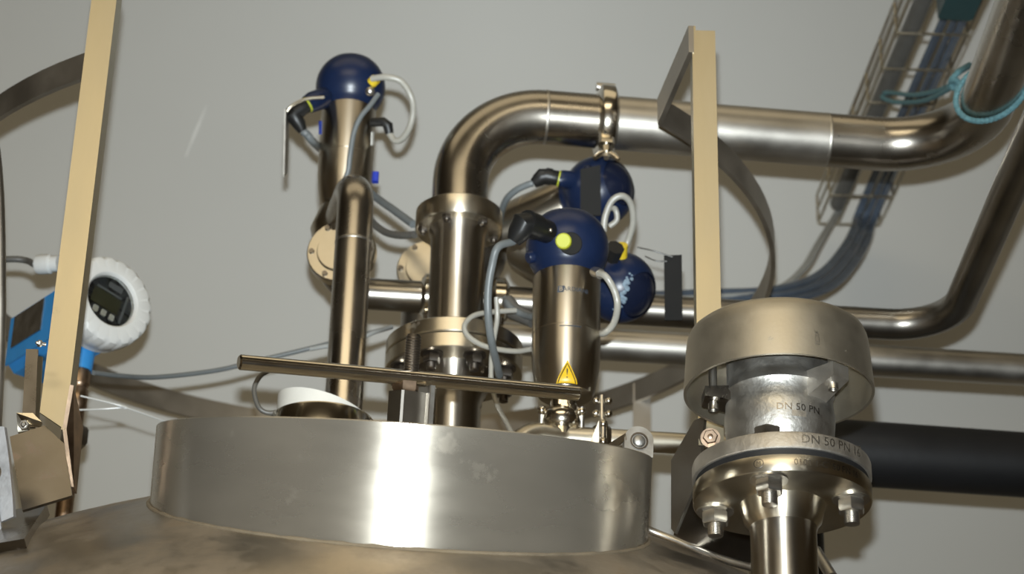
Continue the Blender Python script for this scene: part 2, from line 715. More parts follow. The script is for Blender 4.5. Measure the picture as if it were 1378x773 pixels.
# ------------------------------------------------------------------ hinge lug on the collar rim
lugp = P(860, 594, 2.295)
lug = thing('hinge_lug', lugp, 'rounded grey steel hinge lug with pin head on the right collar rim', 'hinge')
lm = frame(lugp, (.16, -.98, -.02), (1, .16, -.05))
sgn = 1 if (lm.col[1].to_3d()).z > 0 else -1
out = []
W_, H_ = .0145, .0155
for k in range(13):
    a = math.pi * k / 12
    out.append((W_ * math.cos(a), sgn * (.002 + W_ * .95 * math.sin(a))))
out += [(-W_ * .97, -sgn * H_), (W_ * 1.02, -sgn * H_)]
MB().prism(out, -.010, 0, lm).build('lug_plate', 'lugsteel', lug)
MB().lathe([(.0088, .0), (.0091, .0012), (.0076, .0012), (.0072, 0)], 24, lm).build('pin_hole_rim', 'dark', lug)
MB().lathe([(0, .0030), (.0042, .0026), (.0064, .0008), (.0068, -.001)], 20, lm).build('pin_head', 'lugsteel', lug)
MB().plate([P(818, 598, 2.33), P(842, 583, 2.295), P(843, 592, 2.29), P(822, 605, 2.325)], .008, (0, 1, .2)).build('hinge_arm', 'act', lug)
MB().plate([P(794, 600, 2.34), P(818, 600, 2.33), P(826, 606, 2.32), P(800, 606, 2.33)], .012, (0, 1, .2)).build('hinge_tongue', 'flange', lug)

# ================================================================== GUARD RAIL
RC, RR, RZ = Vector((-.2108, 2.787, 3.0688)), .558, 3.0688
rail = thing('guard_rail', (RC.x, RC.y, dome_z(RC.x, RC.y - .3)), 'flat bar steel hoop guard rail on two upright angle posts around the tank top', 'railing')


def ring_ang(px, py):
    q = atz(px, py, RZ)
    return math.atan2(q.y - RC.y, q.x - RC.x)


aR, aL = ring_ang(896, 146), ring_ang(154, 98)
aL2 = aL if aL > aR else aL + 2 * math.pi
hp = [RC + Vector((math.cos(aR + (aL2 - aR) * k / 90) * RR, math.sin(aR + (aL2 - aR) * k / 90) * RR, 0)) for k in range(91)]
BH = .0355
MB().ribbon(hp, BH, .006).build('hoop', 'band', rail)
fR, fL = hp[0], hp[-1]
tR = atz(929, 55, RZ)
MB().ribbon([fR, fR.lerp(tR, .5), tR + (tR - fR).normalized() * .004], BH, .006).build('end_strip', 'band', rail)
tL = atz(158, -30, RZ)
MB().ribbon([fL, fL.lerp(tL, .5), tL], BH, .006).build('end_strip', 'band', rail)


def post(pxc, pyt, pyb, Y, wdt, side, dep, diag):
    """angle post: front plate and a side leg running back; side=+1 puts the leg on the right"""
    c = aty(pxc, (max(pyt, 0) + pyb) / 2, Y)
    x, y = c.x, c.y
    zt, zb = zline(x, y, pyt), zline(x, y, pyb)
    l, r = x - wdt / 2, x + wdt / 2
    b = MB()
    b.add([(l, y, zb + (diag if side > 0 else 0)), (r, y, zb + (0 if side > 0 else diag)), (r, y, zt), (l, y, zt),
           (l, y + .004, zb + (diag if side > 0 else 0)), (r, y + .004, zb + (0 if side > 0 else diag)), (r, y + .004, zt), (l, y + .004, zt)],
          [(0, 1, 2, 3), (7, 6, 5, 4), (0, 4, 5, 1), (1, 5, 6, 2), (2, 6, 7, 3), (3, 7, 4, 0)])
    xe = r if side > 0 else l
    b.box(.004, dep, zt - zb + (.006 if side < 0 else 0), T((xe - side * .0021, y + dep / 2 + .0002, (zt + zb) / 2 + (.003 if side < 0 else 0))))
    return b.build('post', 'post', rail), Vector((x, y, zb)), zt


yR = tR.y - .002
postR, baseR, ztR = post(952, 41, 600, yR, .0262, -1, .032, 0)
yL = tL.y - .004
postL, baseL, ztL = post(104.5, -32, 578, yL, .0272, 1, .030, .018)

qa = ring_ang(856, 524)
qp = RC + Vector((math.cos(qa) * (RR + .006), math.sin(qa) * (RR + .006), 0))
zq = dome_z(qp.x, qp.y) - .02
MB().box(.026, .005, RZ + .012 - zq, T((qp.x, qp.y, (RZ + .012 + zq) / 2))).build('rear_post', 'band', rail)
# left bracket: plate on the tank head, side web, strap and clip
dl = proj(baseL)[2]
MB().plate([P(13, 588, dl + .02), P(60, 573, dl + .02), P(86, 597, dl + .006), P(97, 667, dl - .02), P(30, 687, dl - .025)], .006, (0, 1, 0)).build('bracket_plate', 'bracket', rail)
MB().plate([P(84, 577, dl), P(94, 518, dl + .002), P(107, 575, dl + .05), P(98, 664, dl + .03), P(94, 655, dl)], .004, (.9, .4, 0)).build('bracket_web', 'rusty', rail)
MB().plate([P(35, 470, dl + .10), P(51, 470, dl + .10), P(47, 575, dl + .07), P(29, 575, dl + .07)], .004, (0, 1, 0)).build('support_strap', 'bracket', rail)
MB().plate([P(51, 480, dl + .098), P(57, 480, dl + .095), P(52, 572, dl + .065), P(47, 572, dl + .068)], .004, (0, 1, 0)).build('strap_edge', 'post', rail)
MB().plate([P(22, 556, dl + .04), P(44, 556, dl + .04), P(56, 568, dl + .035), P(54, 574, dl + .035), P(40, 571, dl + .038), P(38, 580, dl + .04), P(24, 582, dl + .04)], .004, (0, 1, 0)).build('clip', 'flange', rail)
bolt(rail, P(33, 573, dl + .037), (0, -1, -.2), .0055, .006, .004, 'nut', False)
bolt(rail, P(56, 463, dl - .002), (-.9, -.4, 0), .0035, .006, .004, 'nut', False)
# right bracket
dr = proj(baseR)[2]
MB().plate([P(934, 566, dr + .01), P(948, 560, dr), P(940, 640, dr), P(908, 718, dr + .02), P(903, 712, dr + .03), P(903, 620, dr + .03)], .005, (.6, .8, 0)).build('bracket_web', 'pipe_dull', rail)
MB().plate([P(938, 640, dr - .003), P(1012, 600, dr - .003), P(1012, 764, dr + .075), P(974, 751, dr + .07), P(907, 718, dr + .05)], .006, (0, 1, 0)).build('bracket_plate', 'bracket', rail)
bolt(rail, P(956, 590, dr - .012), (-.1, -1, -.2), .0078, .009, .007, 'rusty', True)

# galvanised lug and its pad on the tank head
pad = thing('lifting_lug', dome_hit(10, 722), 'galvanised lifting lug with hole on a rusty pad at the left edge', 'lug')
gm = [dome_hit(-70, 752), dome_hit(0, 744), dome_hit(36, 738), dome_hit(66, 690), dome_hit(20, 700), dome_hit(-60, 712)]
gn = dome_n(gm[2])
MB().plate([p - gn * .003 for p in gm], .012, gn).build('pad_plate', 'bracket', pad)
dg_ = proj(dome_hit(5, 722))[2]
gp = [P(-62, 577, dg_ + .0), P(7, 573, dg_), P(16, 617, dg_), P(28, 694, dg_), P(26, 701, dg_ - .002), P(-62, 722, dg_ - .004)]
gmx = frame(gp[0], (-.1, -1, -.3), RIGHT)
inv = gmx.inverted()
poly = [(inv @ p) for p in gp]
hc = inv @ P(-8, 638, dg_)
hr = .0108
outer, hole = [], []
NP = 24
for k in range(NP):
    a = 2 * math.pi * k / NP
    dx, dy = math.cos(a), math.sin(a)
    best = 1e9
    for i in range(len(poly)):
        p1, p2 = poly[i], poly[(i + 1) % len(poly)]
        ex, ey = p2.x - p1.x, p2.y - p1.y
        det = dx * (-ey) + ex * dy
        if abs(det) < 1e-12:
            continue
        t = ((p1.x - hc.x) * (-ey) + ex * (p1.y - hc.y)) / det
        u = (dx * (p1.y - hc.y) - dy * (p1.x - hc.x)) / det
        if t > 0 and -1e-6 <= u <= 1 + 1e-6:
            best = min(best, t)
    outer.append((hc.x + dx * best, hc.y + dy * best))
    hole.append((hc.x + dx * hr, hc.y + dy * hr))
MB().holed(outer, hole, -.008, 0, gmx).build('lug_plate', 'galv', pad)
MB().plate([P(-62, 640, dg_ - .03), P(-4, 668, dg_ - .028), P(3, 724, dg_ - .028), P(-62, 735, dg_ - .03)], .006, (0, 1, .2)).build('rear_lug_plate', 'galv', pad)

# vertical conduit along the left picture edge
cb_ = P(-9, 640, 2.375)
ct_ = P(-45, 90, 2.50)
cnd = MB().tube([Vector((ct_.x, ct_.y, 5.19))] + spline([ct_ + Z * .3, ct_, P(-14, 170, 2.49), P(-3, 250, 2.47), P(0, 380, 2.44), P(-1, 470, 2.42), P(-6, 575, 2.39), cb_,
                        Vector((cb_.x - .004, cb_.y, dome_z(cb_.x, cb_.y) - .005))]), .0065, 14)
tag(cnd.build('steel_conduit', 'pipe_dull'), 'thin grey steel conduit rising at the very left edge', 'conduit')

# ================================================================== VENT VALVE (right foreground)
VD = 2.25
vp = P(1053, 680, VD)
VX, VY = vp.x, vp.y
K = VD / F


def zv(py):
    return zline(VX, VY, py)


vent = thing('vent_valve', (VX, VY, dome_z(VX, VY)), 'steel relief vent with round open hood on a bolted flange at right', 'vent')
vb = T((VX, VY, 0))
# hood
rh = 131 * K
zt, zb = zv(449), zv(531)
hp_ = [(0, zt + .0005), (rh * .80, zt), (rh * .885, zt - .0015), (rh * .93, zt - .005), (rh * .955, zt - .011), (rh * .968, zt - .020), (rh, zb + .002), (rh, zb), (rh - .003, zb),
       (rh * .968 - .003, zt - .020), (rh * .93 - .003, zt - .009), (rh * .85, zt - .004), (0, zt - .003)]
hood = MB().lathe([(r, z - zb) for r, z in hp_], 96).build('hood', 'blast', vent, T((VX, VY, zb)))
# body
rb_ = 75 * K
zf1 = zv(627)
bp_ = [(0, zv(470)), (rb_ * .93, zv(470)), (rb_ * .95, zv(476)), (rb_ * .95, zv(519)), (rb_ * .97, zv(525)), (rb_ * 1.0, zv(529)), (rb_ * 1.02, zv(536)), (rb_ * .985, zv(540)), (rb_ * .985, zv(556)),
       (rb_ * 1.005, zv(563)), (rb_ * 1.01, zv(572)), (rb_ * .985, zv(590)), (rb_ * .91, zv(608)), (rb_ * .83, zv(620)), (rb_ * .80, zf1 - .004), (0, zf1 - .004)]
zb0 = zv(590)
MB().lathe([(r, z - zb0) for r, z in bp_], 72).build('body', 'cast', vent, T((VX, VY, zb0)))
# upper flange, gasket, lower flange with weld neck and pipe
rf = 121 * K
zu0 = zv(650)
up_ = [(rb_ * .7, zf1), (rf * .955, zf1), (rf * .99, zf1 - .0015), (rf, zf1 - .004), (rf, zu0 + .001), (rf * .99, zu0), (rb_ * .7, zu0)]
MB().lathe([(r, z - zu0) for r, z in up_], 96).build('upper_flange', 'castflange', vent, T((VX, VY, zu0)))
zg = zv(658.5)
MB().lathe([(0, zu0), (rf * .965, zu0), (rf * .965, zg), (0, zg)], 72, vb).build('gasket', 'gasket', vent)
zl = zv(680)
rn, rp = 58 * K, 45 * K
lp_ = [(0, zg), (rf * .985, zg), (rf * .995, zg - .0012), (rf * .995, zl + .0012), (rf * .985, zl), (rn * 1.08, zl), (rn, zl - .0015), (rp * 1.16, zv(704)), (rp * 1.02, zv(711)), (rp, zv(713)), (0, zv(713))]
MB().lathe([(r, z - zl) for r, z in lp_], 96).build('lower_flange', 'flange', vent, T((VX, VY, zl)))
zd = dome_z(VX, VY) - .03
pipev = MB().lathe([(rp * 1.015, zv(712)), (rp * 1.02, zv(714)), (rp * .99, zv(717)), (rp * .985, zd)], 48, vb).build('stand_pipe', 'pipe_up', vent)
for k in range(4):
    a = math.radians(-17.5 + 90 * k)
    rbx = rf * .765
    bolt(vent, (VX + math.cos(a) * rbx, VY + math.sin(a) * rbx, zl), (0, 0, -1), .0138, .027, .0125, 'nut', True, head=(zf1 - zl))
# three arms carrying the hood rods
za = zv(541)
for k, th in enumerate((-52, 65, 183)):
    a = math.radians(th)
    am = T((VX, VY, za)) @ Matrix.Rotation(a, 4, 'Z')
    arm = MB()
    wdt = .0105 if k == 0 else .0135
    r0, r1 = rb_ * .8, rh * (.90 if k == 0 else .80)
    hr_, ht_ = (.018, .012) if k == 0 else (.008, .008)
    arm.add([(r0, -wdt * 1.25, -hr_), (r0, wdt * 1.25, -hr_), (r0, wdt * 1.25, ht_), (r0, -wdt * 1.25, ht_),
             (r1, -wdt, -.003), (r1, wdt, -.003), (r1, wdt, ht_ * .9), (r1, -wdt, ht_ * .9)],
            [(0, 1, 2, 3), (7, 6, 5, 4), (0, 4, 5, 1), (1, 5, 6, 2), (2, 6, 7, 3), (3, 7, 4, 0)], am)
    ao = arm.build('hood_arm', 'castflange' if k == 0 else 'bracket', vent)
    MB().tube([am @ Vector((r1 * .87, 0, -.010)), am @ Vector((r1 * .87, 0, zt - za - .002))], .0042, 12).build('hood_rod', 'nut', ao)
    MB().lathe([(.0035, -.0125), (.0052, -.0125), (.0052, -.006), (.0035, -.006)], 14, am @ T((r1 * .87, 0, 0))).build('rod_end', 'nut', ao)
# cast lettering and tag
ang = math.atan2(-VY, -VX)


def ang_px(px, rad):
    """azimuth on an upright cylinder about the vent axis whose near side shows at this column"""
    best, ba = 1e9, 0
    for k in range(721):
        a_ = ang - 1.6 + 3.2 * k / 720
        q = proj((VX + rad * math.cos(a_), VY + rad * math.sin(a_), zl))
        if abs(q[0] - px) < best:
            best, ba = abs(q[0] - px), a_
    return ba


rbt = rb_ * 1.012 + .0004
text_mb('DN 50 PN', .0105, cyl_map((VX, VY), rbt, zv(578), ang_px(1080, rbt))).build('cast_lettering', 'bracket', vent)
a0 = ang_px(1079, rbt)
tg_ = MB()
vv = []
for i in range(7):
    for j, zz in ((0, zv(590)), (1, zv(582))):
        a = a0 + (i - 3) * .045
        vv.append((VX + math.cos(a) * (rb_ * 1.0 + .001), VY + math.sin(a) * (rb_ * 1.0 + .001), zz))
tg_.add(vv, [(2 * i, 2 * i + 2, 2 * i + 3, 2 * i + 1) for i in range(6)])
tg_.build('body_tag', 'castflange', vent)
text_mb('DN 50 PN 16', .0125, cyl_map((VX, VY), rf + .0004, (zf1 + zu0) / 2, ang_px(1126, rf))).build('flange_lettering', 'nut', vent)
text_mb('0101 1-C  50 PN 16', .0088, cyl_map((VX, VY), rf * .995 + .0004, (zg + zl) / 2, ang_px(1118, rf))).build('flange_stamp', 'dark', vent)
am_ = ang_px(1021, rf)
MB().tube([cyl_map((VX, VY), rf * .995 + .0002, (zg + zl) / 2, am_)(math.cos(t) * .0045, math.sin(t) * .0045) for t in [2 * math.pi * k / 24 for k in range(24)]], .0004, 6, closed=True).build('maker_mark', 'dark', vent)
text_mb('M', .006, cyl_map((VX, VY), rf * .995 + .0004, (zg + zl) / 2, am_)).build('maker_letter', 'dark', vent)
rhs = rh * .985


def hood_map(x, y):
    a = ang_px(1107, rhs) + (-y) / rhs
    z = zv(507) - x
    k = (z - zb) / (zt - .02 - zb)
    rr = rh + (rh * .968 - rh) * min(max(k, 0), 1) + .0004
    return Vector((VX + rr * math.cos(a), VY + rr * math.sin(a), z))


_c = ang_px(1107, rhs)
ang_px_c = ang_px
ang_px = lambda p, r: _c
text_mb('XC35', .0068, hood_map).build('hood_stamp', 'nut', vent)
ang_px = ang_px_c

# ================================================================== PIPEWORK BEHIND
ND = 2.84
np_ = P(612, 450, ND)
NX, NY = np_.x, np_.y
KN = ND / F


def zn(py):
    return zline(NX, NY, py)


noz = thing('flanged_nozzle', (NX, NY, dome_z(NX, NY)), 'upright steel nozzle with bolted flange pair in the middle of the tank', 'nozzle')
rN = 37.5 * KN
MB().lathe([(rN * .98, dome_z(NX, NY) - .02), (rN * .98, zn(548)), (rN * 1.05, zn(540)), (rN * 1.45, zn(512)), (rN * 1.5, zn(506))], 48).build('neck', 'pipe_up', noz, T((NX, NY, 0)))
rFl = 92 * KN
MB().lathe([(0, zn(487)), (rFl * .985, zn(487)), (rFl, zn(488)), (rFl, zn(505)), (rFl * .985, zn(506)), (rN, zn(506))], 72).build('lower_flange', 'flange', noz, T((NX, NY, 0)))
MB().lathe([(0, zn(485)), (rFl * .95, zn(485)), (rFl * .95, zn(488)), (0, zn(488))], 48).build('gasket', 'gasket', noz, T((NX, NY, 0)))
MB().lathe([(rN, zn(466)), (rFl * .97, zn(466)), (rFl, zn(468)), (rFl, zn(484)), (rFl * .985, zn(485.5)), (0, zn(485.5))], 72).build('upper_flange', 'flange', noz, T((NX, NY, 0)))
MB().lathe([(rN, zn(470)), (rN, zn(322)), (rN * 1.1, zn(316)), (rN * 1.1, zn(312))], 48).build('spool_pipe', 'pipe_up', noz, T((NX, NY, 0)))
rU = 60 * KN
MB().lathe([(rN * .8, zn(287)), (rU * .95, zn(287)), (rU, zn(289)), (rU, zn(310)), (rU * .97, zn(312)), (rN, zn(312))], 64).build('top_flange', 'flange', noz, T((NX, NY, 0)))
for k in range(8):
    a = math.radians(-112 + 45 * k)
    bolt(noz, (NX + math.cos(a) * rFl * .8, NY + math.sin(a) * rFl * .8, zn(506)), (0, 0, -1), .0105, .022, .011, 'dark', True)
for k in range(6):
    a = math.radians(-108 + 60 * k)
    bolt(noz, (NX + math.cos(a) * rU * .83, NY + math.sin(a) * rU * .83, zn(312)), (0, 0, -1), .0062, .010, .006, 'dark', False)

# overhead pipe
za_ = aty(741, 152, NY)
OZ = za_.z
ob_ = atz(1196, 195, OZ)
oleg = atz(1340, 105, OZ)
dr_ = (ob_ - za_).normalized()
s_ = Vector((NX, NY, OZ))
dirx = Vector((ob_.x - NX, ob_.y - NY, 0)).normalized()
corner = s_ + dirx * ((oleg.x - NX) / dirx.x)
legend_ = Vector((oleg.x + .02, .4, OZ))
over = thing('overhead_pipe', (NX, NY, zn(288)), 'satin steel pipe rising from the nozzle, bending right and toward the viewer overhead', 'pipe')
rO = 37.3 * KN * 1.04
pth = fillet([Vector((NX, NY, zn(286))), s_, corner, legend_], [0, .106, .112, 0], 16)
m1x = s_ + dirx * ((atz(815, 160, OZ).x - NX) / dirx.x)
m2x = s_ + dirx * ((atz(1112, 186, OZ).x - NX) / dirx.x)
MB().tube(fillet([pth[0], s_, m1x], [0, .106, 0], 18), rO, 40).build('elbow_run', 'pipe', over)
MB().tube([m1x, m1x.lerp(m2x, .5), m2x], rO, 40).build('straight_run', 'pipe_dull', over)
MB().tube(fillet([m2x, corner, legend_], [0, .112, 0], 18), rO, 40).build('elbow_run', 'pipe', over)
w0 = s_ + dirx * .106
for q, rr in ((w0, .0004), (m2x, .0003)):
    mxw = frame(q, dirx)
    MB().lathe([(rO - .0002, -.0022), (rO + rr, -.0012), (rO + rr, .0012), (rO - .0002, .0022)], 40, mxw).build('weld_seam', 'pipe_dull', over)
# hygienic clamp on it
cp = s_ + dirx * ((atz(815, 160, OZ).x - NX) / dirx.x)
cm = frame(cp, dirx, Z)
tc = thing('pipe_clamp', cp - Z * rO, 'hinged steel pipe clamp with wing nut around the overhead pipe', 'clamp')
MB().lathe([(rO + .0002, -.0125), (rO + .004, -.0125), (rO + .0125, -.0085), (rO + .0135, -.0065), (rO + .0135, .0065), (rO + .0125, .0085), (rO + .004, .0125), (rO + .0002, .0125)], 48, cm).build('clamp_band', 'polish', tc)
tp = cp + Z * (rO + .013)
MB().tube([tp - dirx * .012 + Vector((0, -.004, .002)), tp + dirx * .012 + Vector((0, -.004, .002))], .0058, 12).build('hinge_pin', 'nut', tc)
bt = cp + Vector((0, -rO * .62, -(rO * .80)))
wd = Vector((0, -.35, -.94)).normalized()
MB().box(.020, .012, .026, frame(bt + wd * .014, wd, dirx), .003).build('clamp_jaw', 'polish', tc)
MB().tube([bt + wd * .004 - Vector((0, 0, 0)), bt + wd * .052], .0038, 10).build('clamp_bolt', 'nut', tc)
wn = bt + wd * .034
MB().lathe([(0, 0), (.0075, 0), (.006, .010), (0, .010)], 16, frame(wn, wd, dirx)).build('wing_nut', 'polish', tc)
for sgn_ in (-1, 1):
    MB().tube([wn + wd * .006, wn + wd * .013 + dirx * sgn_ * .010, wn + wd * .020 + dirx * sgn_ * .015], [.004, .0042, .003], 10).build('wing', 'polish', tc)

# valve actuator positions
AD = 3.04
ap = P(466, 210, AD)
AX, AY = ap.x, ap.y


def za2(py):
    return zline(AX, AY, py)


dp = P(762, 440, 2.7)
DX, DY = dp.x, dp.y


def zdd(py):
    return zline(DX, DY, py)


# riser pipe in front of the left valve
rp_ = P(471, 400, 2.80)
RX, RY = rp_.x, rp_.y
rzt = zline(RX, RY, 243)
rRi = 25 * 2.80 / F
ris = thing('riser_pipe', (RX, RY, dome_z(RX, RY)), 'vertical steel pipe on the left whose top bends back into a valve', 'pipe')
discz = rzt
MB().tube(fillet([Vector((RX, RY, dome_z(RX, RY) - .02)), Vector((RX, RY, rzt)), Vector((AX, AY - .02, rzt))], .042, 14), rRi, 36).build('pipe_run', 'pipe', ris)
MB().lathe([(rRi, 0), (rRi + .0005, .001), (rRi + .0005, .0025), (rRi, .0035)], 36, T((RX, RY, zline(RX, RY, 330)))).build('weld_seam', 'pipe_dull', ris)

# lower pipe: from under the left valve, behind everything, then toward the viewer
lz = aty(500, 394, AY).z
le = atz(1200, 437, lz)
ll = atz(1316, 347, lz)
ldir = Vector((le.x - AX, le.y - AY, 0)).normalized()
lcorner = Vector((AX, AY, lz)) + ldir * ((ll.x - AX) / ldir.x)
rL = 20.5 * 3.10 / F
low = thing('transfer_pipe', (AX, AY, lz), 'darker steel pipe running right behind the valves then bending toward the viewer', 'pipe')
MB().tube(fillet([Vector((AX - .012, AY, discz - .01)), Vector((AX - .012, AY, lz)), lcorner, Vector((ll.x + .03, .5, lz))], [0, .055, .075, 0], 14), rL, 32).build('pipe_run', 'pipe_dark', low)
for pxx in (578, 672):
    q = Vector((AX, AY, lz)) + ldir * ((atz(pxx, 402, lz).x - AX) / ldir.x)
    cl_ = MB().lathe([(rL, -.011), (rL + .003, -.011), (rL + .010, -.006), (rL + .010, .006), (rL + .003, .011), (rL, .011)], 32, frame(q, ldir)).build('clamp_band', 'polish', low)
    MB().tube([q + Vector((0, -.012, -rL - .001)), q + Vector((0, -.012, -rL - .028))], .004, 8).build('clamp_bolt', 'polish', cl_)
    MB().lathe([(0, 0), (.008, 0), (.006, .008), (0, .008)], 12, frame(q + Vector((0, -.012, -rL - .012)), (0, 0, -1))).build('wing_nut', 'polish', cl_)

# second horizontal pipe
sa = aty(850, 466, 2.86)
sb = atz(1378, 498, sa.z)
sdv = (sb - sa).normalized()
s0 = sa + sdv * ((atz(628, 453, sa.z).x - sa.x) / sdv.x)
rS = 22 * proj(sa)[2] / F
sec = thing('return_pipe', s0, 'plain dull steel pipe running straight to the right edge below the transfer pipe', 'pipe')
MB().tube(fillet([Vector((s0.x, s0.y, dome_z(s0.x, s0.y) - .02)), s0, sa + sdv * 2.0], .05, 10), rS, 32).build('pipe_run', 'pipe_dull', sec)

# black insulated pipe
ba = aty(1170, 611.5, 2.80)
bb_ = atz(1378, 626, ba.z)
bdv = (bb_ - ba).normalized()
b0 = ba - bdv * (ba.x - atz(1058, 604, ba.z).x)
rB = 44.5 * proj(ba)[2] / F
blk = thing('insulated_pipe', b0, 'thick matt black insulated pipe behind the vent flange at right', 'pipe')
MB().tube(fillet([Vector((b0.x, b0.y, dome_z(b0.x, b0.y) - .03)), b0, ba + bdv * 2.0], .075, 12), rB, 36).build('pipe_run', 'blackpipe', blk)

# polished feed pipe just behind the collar rim
fz = zline(DX, DY, 588)
fa = Vector((DX, DY, fz))
f0 = atz(708, 585, fz)
f0 = Vector((f0.x, DY - .01, fz))
f1 = Vector((fa.x + .21, fa.y + .018, fz))
rF_ = 14.5 * 2.62 / F
feed = thing('feed_pipe', f0, 'thin polished steel pipe under the front valve just behind the collar rim', 'pipe')
MB().tube(fillet([Vector((f0.x - .012, f0.y - .005, fz - .14)), Vector((f0.x - .012, f0.y - .005, fz)), fa, f1, f1 + Vector((.02, .02, -.35))], [0, .03, .05, .03, 0], 10), rF_, 28).build('pipe_run', 'flange', feed)


def triclamp(parent, c, ax, r, wv, boltdir):
    """small hygienic clamp with a bolt and wing nut; returns the band"""
    m = frame(c, ax, boltdir)
    o = MB().lathe([(r * .7, -.010), (r * 1.05, -.010), (r * 1.25, -.005), (r * 1.25, .005), (r * 1.05, .010), (r * .7, .010)], 36, m).build('clamp_band', 'polish', parent)
    bd = Vector(boltdir).normalized()
    sdv_ = Vector(ax).cross(bd).normalized()
    for e in (-1, 1):
        q = c + sdv_ * e * r * 1.3
        MB().tube([q - bd * .012, q + bd * .016], .0032, 10).build('clamp_bolt', 'nut', o)
        for zz in (-.011, .011):
            MB().sphere(q + bd * zz, .0055, 12, 8).build('wing_nut', 'polish', o)
    return o


# clamp between feed pipe and front valve
triclamp(feed, Vector((DX - .004, DY, zline(DX, DY, 566))), Z, .0175, None, (0, -.5, .85))
MB().tube([Vector((DX - .004, DY, fz)), Vector((DX - .004, DY, zline(DX, DY, 540)))], .0135, 24).build('branch', 'polish', feed)
# clamp across the feed pipe
hc_ = Vector((atz(811, 575, fz).x, DY + .004, fz))
hcl = triclamp(feed, hc_, EX, rF_ * 1.1, None, Z)
for dx_, dz_ in ((-.0065, .042), (.0075, .042), (-.0065, .026), (.0075, .026)):
    MB().sphere(hc_ + Vector((dx_, -.012, dz_)), .0046, 12, 8).build('knob', 'polish', hcl)
MB().tube([hc_ + Vector((0, -.012, .005)), hc_ + Vector((0, -.012, .048))], .0032, 10).build('swing_bolt', 'nut', hcl)
MB().plate([P(792, 600, 2.55), P(806, 566, 2.56), P(809, 568, 2.56), P(806, 600, 2.55)], .004, (0, 1, 0)).build('clamp_leg', 'flange', hcl)
MB().plate([P(816, 568, 2.56), P(820, 580, 2.56), P(821, 600, 2.55), P(817, 600, 2.55)], .004, (0, 1, 0)).build('clamp_leg', 'flange', hcl)


# ================================================================== VALVE ACTUATORS
def actuator(O, axis, rc, L, rb, label, cap_tilt=None):
    root = thing('valve_actuator', O, label, 'valve actuator', 'valve actuators with navy domes')
    m = frame(O, axis)
    prof = [(0, .001), (rc * .60, 0), (rc * .78, .003), (rc * .86, .009), (rc * .97, .035), (rc, .050), (rc, L * .50), (rc * .988, L * .503), (rc * .988, L * .508), (rc, L * .511),
            (rc, L - .001), (rc * .985, L), (0, L)]
    MB().lathe(prof, 56).build('cylinder', 'act', root, m)
    zc = L + rb * .86
    hpz = [(0, L + .0005), (rc * .93, L + .0005), (rc * .955, L + .006)]
    for k in range(0, 23):
        t = math.radians(-38 + (90 + 38 - 42) * k / 22)
        hpz.append((rb * math.cos(t), zc + rb * math.sin(t)))
    head = MB().lathe(hpz, 56).build('control_head', 'blue', root, m)
    cp_ = []
    for k in range(0, 13):
        t = math.radians(47 + 43 * k / 12)
        cp_.append((rb * .965 * math.cos(t) if k < 12 else 0, zc + rb * .965 * math.sin(t)))
    cp_ = [(rb * .93 * math.cos(math.radians(44)), zc + rb * .93 * math.sin(math.radians(44)))] + cp_
    MB().lathe(cp_, 48).build('head_cap', 'navycap', head, m)
    return root, head, m, m @ Vector((0, 0, zc))


def plug(parent, c, d, ln, r, bend, ln2, ring=None):
    """angled black connector: barrel along d, elbow, short cable end along bend; returns the end point"""
    d, bend = Vector(d).normalized(), Vector(bend).normalized()
    e = c + d * ln
    o = MB().tube([c, c + d * .004, c + d * ln * .55, c + d * ln * .56, e], [r * .8, r, r, r * 1.12, r * 1.12], 16).build('plug', 'black', parent)
    MB().tube([e - d * r * .6, e + d * r * .2 + bend * r * .3, e + bend * ln2 * .6, e + bend * ln2], [r * 1.05, r * 1.12, r * .95, r * .62], 16).build('plug_elbow', 'black', o)
    if ring:
        MB().tube([c + d * ln * .05, c + d * ln * .14], r * 1.12, 16).build('plug_ring', ring, o)
    return e + bend * ln2


# front actuator D
rD = 46 * 2.7 / F
zD0, zD1 = zdd(537), zdd(377)
rootD, headD, mD, cD = actuator(Vector((DX, DY, zD0)), Z, rD, zD1 - zD0, 57 * 2.7 / F,
                               'front valve actuator with yellow knob and warning triangle above the collar rim')
MB().lathe([(.0135, 0), (.0135, -.012), (.018, -.014), (.018, -.022), (.0, -.022)], 28, T((DX, DY, zD0))).build('stem', 'polish', rootD)
cb = 57 * 2.7 / F


def on_ball(c, r, px, py):
    rr = ray(px, py).normalized()
    d = CAM - c
    b = d.dot(rr)
    disc = max(b * b - (d.length_squared - r * r), 0)
    p = CAM + rr * (-b - math.sqrt(disc))
    return p, (p - c).normalized()


p, n = on_ball(cD, cb, 768, 328)
MB().lathe([(0, .0006), (.0125, .0006), (.0135, -.001)], 24, frame(p, n)).build('recess_shade', 'tagblack', headD)  # flat matt black disc, shade of the hollow round the knob painted on
p, n = on_ball(cD, cb, 759, 326)
MB().lathe([(0, .0115), (.0078, .0115), (.0092, .010), (.0092, -.002)], 24, frame(p, n)).build('signal_knob', 'yellow', headD)
p, n = on_ball(cD, cb, 716, 346)
MB().lathe([(0, .006), (.0062, .006), (.0072, .004), (.0074, -.006)], 20, frame(p, n)).build('boss', 'blue', headD)
p, n = on_ball(cD, cb, 738, 312)
endD = plug(headD, p - n * .004, (P(688, 290, 2.66) - p), .044, .0135, P(674, 318, 2.66) - P(692, 290, 2.66), .026)
MB().sphere(P(741, 310, 2.648), .0025, 10, 6).build('plug_screw', 'nut', headD)
# lettering, print line and warning sign
angD = math.atan2(-DY, -DX)
rt = rD + .0003


